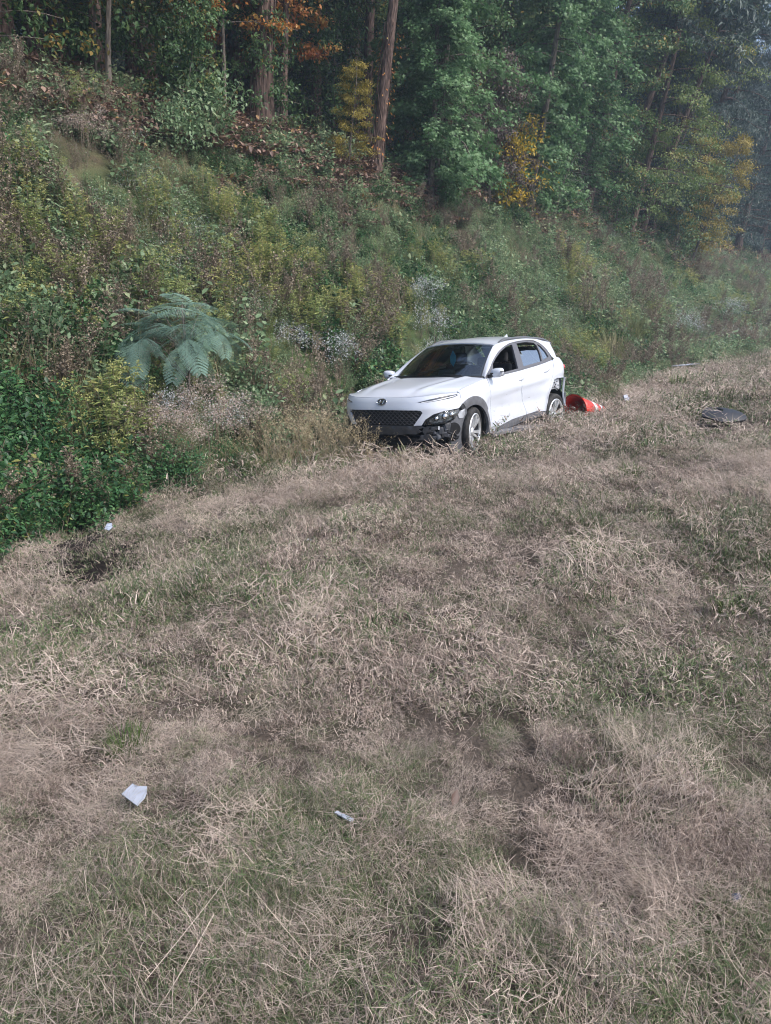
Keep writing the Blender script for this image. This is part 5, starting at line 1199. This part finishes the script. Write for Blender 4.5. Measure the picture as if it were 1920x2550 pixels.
# the mimosa sapling with feathery fronds
def mimosa():
    r = np.random.default_rng(91)
    e = empty('mimosa_tree', P(7.35, 8.55, -.05)); tag(e, 'mimosa sapling with blue-green feathery fronds in the weeds', 'tree')
    w = Cloud(); hub = np.array([.0, 0, 1.50])
    w.tube(np.array([[0, 0, 0], [.03, .02, .6], [0, 0, 1.1], hub]), [.022, .018, .014, .009], 6, 0)
    obj('trunk', w.mesh('trunk', [M['bark_grey']], True), e)
    def frond(seed):
        q = np.random.default_rng(seed); c = Cloud(); L = .64; f = np.linspace(0, 1, 10)
        rach = np.stack([f * L, 0 * f, 0.10 * f - .20 * f ** 2.2], 1); c.tube(rach, np.linspace(.004, .0015, 10), 4, 0, .3)
        npair = 12
        for k in range(npair):
            g = .22 + .78 * k / (npair - 1); b = np.array([np.interp(g, f, rach[:, j]) for j in range(3)]); l = .19 * math.sin(math.pi * (.18 + .68 * g)) + .02
            for sd_ in (1, -1):
                d = unit(np.array([.55, sd_ * .85, -.10])); m = 13; h = np.linspace(.08, 1, m); ctr = b + np.outer(h * l, d) + np.outer(h ** 2, [0, 0, -.035]) + q.normal(0, .002, 3)
                side = unit(np.cross(d, [0, 0, 1]))
                for ss in (1, -1): c.leaves(q, ctr, np.tile(side * ss + d * .45, (m, 1)), np.tile([0, 0, 1.0], (m, 1)) + .1 * sph(q, m), .0225 * (1 - .5 * np.abs(h - .5)), TRI_DIAMOND, 0, np.clip(q.normal(.5, .1, m), 0, 1))
        return c.mesh('frond', [M['mimosa']])
    fm = [frond(k) for k in range(3)]
    tips = [((.02, .02, 1.52), 0), ((.22, -.10, 1.36), -.4), ((-.20, .06, 1.38), 2.6), ((.06, -.26, 1.28), -1.6), ((.10, .24, 1.40), 1.3), ((-.24, -.16, 1.24), 3.6), ((-.50, -.16, 1.08), 3.3), ((-.42, -.34, .92), 4.0), ((-.62, .02, .98), 2.9), ((-.30, -.40, 1.10), 4.4), ((.12, -.42, 1.14), 5.0), ((.38, -.16, 1.20), 5.9)]
    n = 0
    for ti, (tp, a0) in enumerate(tips):
        tp = np.array(tp) * [1.35, 1.35, .97]; o = obj('twig', (lambda c: (c.tube(np.array([[.0, 0, .62 + .05 * ti if ti < 6 else .5], tp * .6 + np.array([0, 0, .35]), tp]), [.010, .008, .005], 5, 0), c.mesh('twig', [M['bark_grey']], True))[1])(Cloud()), e)
        for q in range(6):
            az = a0 + (q - 2.5) * .66 + r.normal(0, .38) if ti else q * 1.05 + r.normal(0, .4)
            pt_ = r.normal(.14, .26) if ti < 6 else r.uniform(.30, 1.0)
            o = obj('frond', fm[n % 3], e); n += 1; o.location = tp + r.normal(0, .03, 3); o.rotation_euler = Euler((r.normal(0, .22), pt_, az)); sc0 = r.uniform(.6, 1.15); o.scale = (sc0,) * 3
mimosa()

# stump on the bank
def stump():
    e = empty('tree_stump', P(11.4, 13.05, -.1)); tag(e, 'rotten dark stump half hidden among the green bushes', 'stump'); c = Cloud(); r = np.random.default_rng(8)
    c.tube(np.array([[0, 0, 0], [0, -.02, .25], [.02, -.05, .5]]), [.26, .21, .16], 12, 0); obj('trunk', c.mesh('trunk', [M['bark']]), e)
    c = Cloud()
    for k in range(14):
        a = 6.283 * r.random(); b = np.array([.18 * math.cos(a), .18 * math.sin(a), .4 * r.random()]); c.tube(np.array([b, b + r.normal(0, .12, 3) + [0, 0, .05], b + r.normal(0, .22, 3)]), [.012, .008, .004], 4, 0, .2)
    obj('root', c.mesh('root', [M['brown']]), e)
stump()

# ================================================================== LOOSE THINGS ON THE VERGE
def poly_plate(name, pts, th, mat, parent, bend=lambda x, y: 0, bevel=.0):
    def b(bm):
        A = [bm.verts.new((x, y, bend(x, y) + th)) for x, y in pts]; B = [bm.verts.new((x, y, bend(x, y))) for x, y in pts]
        bm.faces.new(A); bm.faces.new(B[::-1]); n = len(pts)
        for k in range(n): bm.faces.new((A[k], B[k], B[(k + 1) % n], A[(k + 1) % n]))
        bmesh.ops.triangulate(bm, faces=bm.faces)
    return bm_obj(name, b, mat, parent)
WP = plain('broken_white_plastic', (.38, .41, .48), .35, noise=.12, nscale=30)
# traffic cone lying behind the car
def cone():
    e = empty('traffic_cone', P(12.85, 5.0, .16), scale=1.15); tag(e, 'orange traffic cone with white bands lying on its side behind the car', 'traffic cone')
    d = Vector((.74, .66, -.10)).normalized(); e.rotation_euler = d.to_track_quat('Z', 'Y').to_euler()
    OR = plain('cone_orange', (.70, .035, .02), .45, noise=.15, nscale=9); WH = plain('reflective_band', (.75, .75, .78), .35, noise=.15)
    def seg(name, z0, z1, mat, off=0.0, inner=False):
        R = lambda z: .215 - .155 * (z / .78) ** .92
        def b(bm):
            zs = np.linspace(z0, z1, 6); rings = []
            prf = [(R(z) + off, z) for z in zs] + ([(R(z) - .012, z) for z in zs[::-1]] if inner else [(R(zs[-1]), zs[-1]), (R(zs[0]), zs[0])])
            for q, z in prf: rings.append([bm.verts.new((q * (1 + .07 * math.cos(2 * a + 1)) * math.cos(a), q * (1 - .05 * math.cos(2 * a)) * math.sin(a), z)) for a in np.linspace(0, 2 * math.pi, 40, endpoint=False)])
            m = len(rings)
            for i in range(m):
                for k in range(40): bm.faces.new((rings[i][k], rings[i][(k + 1) % 40], rings[(i + 1) % m][(k + 1) % 40], rings[(i + 1) % m][k]))
        return bm_obj(name, b, mat, e, True)
    seg('body', 0, .78, OR, 0, True); seg('band', .36, .47, WH, .003); seg('band', .60, .68, WH, .003)
    def rim(bm): bmesh.ops.create_cone(bm, cap_ends=False, segments=40, radius1=.235, radius2=.217, depth=.03, matrix=Matrix.Translation((0, 0, .0)))
    bm_obj('rim', rim, OR, e, True)
cone()
# black plastic panel
def panel():
    e = empty('plastic_panel', P(11.75, 2.35, .12), (R_(20), R_(4), R_(-12)), 1.05); tag(e, 'dark plastic underbody panel lying on the mown grass at the right', 'car panel')
    pts = [(-.30, -.10), (-.24, .10), (-.17, .19), (-.05, .215), (.12, .17), (.27, .07), (.305, -.03), (.28, -.10), (.10, -.20), (-.05, -.21), (-.2, -.15)]
    mt = plain('panel_plastic', (.022, .024, .030), .45, noise=.15, nscale=12)
    v, f = fill(chaikin(pts, 2), [[(-.17, .10), (-.15, .13), (.0, .045), (-.01, .01), (-.04, .01)]], .03)
    V = np.stack([v[:, 0], v[:, 1], .10 - .5 * v[:, 0] ** 2 - 1.2 * v[:, 1] ** 2], -1); shell('sheet', V, f, mt, e, .03, inward=(0, 0, -1))
    v, f = fill([(-.19, .11), (-.15, .15), (.03, .045), (-.01, -.01), (-.05, 0)], (), .05); shell('slot_floor', np.stack([v[:, 0], v[:, 1], .045 - .5 * v[:, 0] ** 2 - 1.2 * v[:, 1] ** 2], -1), f, M['dark_void'], e, .01, inward=(0, 0, -1))
panel()
def debris(name, s, t, pts, th, rot, label, cat='debris', mat=WP, dz=.05, rib=True):
    e = empty(name, P(s, t, dz), rot); tag(e, label, cat); poly_plate('plate', pts, th, mat, e)
    if rib: bm_obj('rib', lambda bm: box(bm, (pts[0][0] * .3, pts[0][1] * .3, -.006), (.03, .004, .012)), BPm, e)
BPm = M['black_plastic']
debris('bumper_fragment', 1.40, 2.04, [(-.050, .006), (-.034, .030), (-.019, .049), (-.009, .030), (.012, .031), (.034, .026), (.038, -.004), (.035, -.024), (.024, -.041), (.016, -.056), (-.016, -.026)], .005, (R_(12), R_(-6), R_(4)), 'larger white broken plastic piece with a notch in the near grass', dz=.062)
debris('bumper_fragment', 1.72, 1.37, [(-.034, .016), (-.024, .022), (.030, -.014), (.026, -.026), (.016, -.024)], .005, (R_(10), 0, R_(4)), 'narrow white broken plastic sliver in the near grass', dz=.045)
debris('bumper_fragment', 24.0, 6.0, [(-.40, -.02), (-.25, .05), (.1, .08), (.42, .03), (.1, -.02), (-.05, -.05)], .02, (R_(12), R_(-6), R_(-20)), 'long pale plastic strip at the foot of the weeds beyond the cone', dz=.22)
debris('bumper_fragment', 31.5, 6.0, [(-.12, -.05), (-.05, .08), (.10, .06), (.12, -.04)], .03, (R_(20), 0, .3), 'small white scrap at the far end of the mown grass', dz=.12)
debris('foil_scrap', 4.25, 6.2, [(-.035, -.03), (-.02, .035), (.02, .05), (.035, .0), (.01, -.045)], .006, (R_(35), R_(10), .2), 'crumpled silvery scrap beside the patch of dark soil', 'scrap', plain('foil', (.28, .32, .40), .3, noise=.4, nscale=60), .07)
debris('bumper_fragment', 4.55, 3.95, [(-.03, -.012), (.0, .02), (.032, .01), (.02, -.015)], .005, (R_(10), R_(10), .6), 'tiny white chip in the middle of the mown grass', dz=.06)
debris('bumper_fragment', 15.2, 4.85, [(-.06, -.05), (-.05, .06), (.04, .08), (.07, .0), (.03, -.06)], .02, (R_(50), 0, .4), 'pale bluish scrap in the grass just past the traffic cone', mat=plain('pale_scrap', (.30, .34, .44), .4), dz=.12)
debris('bumper_fragment', 2.0, .22, [(-.02, -.008), (.0, .012), (.022, .004), (.01, -.012)], .004, (0, 0, .5), 'tiny blue plastic chip in the near grass at the right', mat=plain('blue_scrap', (.035, .055, .11), .6), dz=.02, rib=False)
lf = Cloud(); lf.leaves(np.random.default_rng(1), np.array([[0, 0, 0]]), np.array([[.3, .6, .5]]), np.array([[.5, -.5, .8]]), .06, TRI_OVATE, 0, [.15])
tag(obj('fallen_leaf', lf.mesh('fallen_leaf', [M['litter']]), None, P(1.93, 1.08, .05)), 'single rust-brown curled leaf lying in the near grass', 'leaf')
# bare dark soil by the left bush
def soil():
    r = np.random.default_rng(12); c = Cloud(); n = 1500
    a_ = r.normal(size=n); s = 3.74 + .26 * a_ + .26 * r.normal(size=n); t = 5.72 + .48 * a_ + .22 * r.normal(size=n); s = s - .35 * (r.random(n) < .25); x, y = st2xy(s, t); z = gz(x, y) + .01 * r.random(n)
    A = np.linspace(0, 2 * math.pi, 64, endpoint=False); RR = np.linspace(0, 1, 9); Vv = []
    for q_ in RR:
        rad = q_ * (.42 + .30 * noise2(np.cos(A) * 2 + 3, np.sin(A) * 2 + 3, .5, 2)); e1 = rad * np.cos(A); e2 = rad * np.sin(A)
        ss_ = 3.72 + .75 * e1 - .55 * e2; tt_ = 5.72 + 1.35 * e1 + .5 * e2; xx, yy = st2xy(ss_, tt_); Vv.append(np.stack([xx, yy, gz(xx, yy) + .010 + .03 * noise2(ss_, tt_, .06, 4) * (1 - q_ ** 4) - .012 * q_ ** 6], 1))
    Vv = np.concatenate(Vv); Ff = []
    for i in range(8):
        for j in range(64): k2 = (j + 1) % 64; Ff += [[i * 64 + j, (i + 1) * 64 + j, (i + 1) * 64 + k2], [i * 64 + j, (i + 1) * 64 + k2, i * 64 + k2]]
    c.add(Vv, np.array(Ff))
    for k in range(n):
        q = .008 + .024 * r.random() ** 2; v = sph(r, 6) * q; V = np.array([[1, 0, 0], [-1, 0, 0], [0, 1, 0], [0, -1, 0], [0, 0, 1], [0, 0, -1.0]]) * q * (.6 + .6 * r.random((6, 1))) + [x[k], y[k], z[k]]
        c.add(V, np.array([[0, 2, 4], [2, 1, 4], [1, 3, 4], [3, 0, 4], [2, 0, 5], [1, 2, 5], [3, 1, 5], [0, 3, 5]]))
    o = obj('churned_soil', c.mesh('churned_soil', [M['soil']])); tag(o, 'churned dark soil at the foot of the left bush', kind='stuff')
soil()
# tufts that stand out of the mown grass
TU = [tallgrass(r_, .16, 130, .07, .9, .0035, (0, .45)).mesh('blade', [M['grass_green']] if 'grass_green' in M else [M['tan']]) for _ in range(2)]
GT = leaf_mat('green_tuft', [(0, (.05, .10, .02)), (.6, (.10, .16, .04)), (1, (.26, .24, .08))], trans=.3, inst=.2)
TU = []
for k in range(2):
    c = tallgrass(r_, .15, 170, .075, .9, .0035, (0, .8)); TU.append(c.mesh('blades', [GT]))
for i, (s, t, sc_, lb) in enumerate([(1.62, 2.38, 1.0, 'bright green grass tuft in the near grass above the notched fragment'), (4.93, 1.74, 1.3, 'dark green tuft with brown tips in the middle of the verge'), (7.5, 2.28, 1.5, 'green tuft in the grass below the dark panel'), (18.2, 4.6, 3.2, 'fresh bright green tuft before the long pale strip'), (4.3, .72, 1.1, 'green tuft at the right of the verge under a mat of straw'), (6.9, 6.85, 2.0, 'fresh green tuft at the edge of the weeds left of the car'), (9.5, 2.9, 1.3, 'small green tuft between the car and the dark panel'), (2.9, 3.9, .9, 'green tuft beside the straw mat at the left')]):
    e = empty('grass_tuft', P(s, t, -.01), (0, 0, i), sc_); o = obj('blades', TU[i % 2], e); o['kind'] = 'stuff'; tag(e, lb, 'grass tuft', 'green tufts on the verge')

# ================================================================== HAZE: the air between here and the far end of the woods
def haze():
    m, t, out = nodes('haze'); v = N(t, 'ShaderNodeVolumePrincipled')
    v.inputs['Color'].default_value = (.62, .78, 1.0, 1); v.inputs['Density'].default_value = HAZE; v.inputs['Anisotropy'].default_value = .2
    v.inputs['Density Attribute'].default_value = ''
    t.links.new(v.outputs[0], out.inputs['Volume']); m.cycles.homogeneous_volume = True
    o = bm_obj('haze', lambda bm: bmesh.ops.create_cube(bm, size=1), m, None)
    a = Matrix.Rotation(-AX, 4, 'Z'); c = Vector((*st2xy(25, 0), 22.5)); o.matrix_world = Matrix.Translation(c) @ a @ Matrix.Diagonal((560, 600, 51, 1))
    tag(o, 'thin bluish haze that dims the far trees', kind='stuff')
HAZE = .0015
haze()
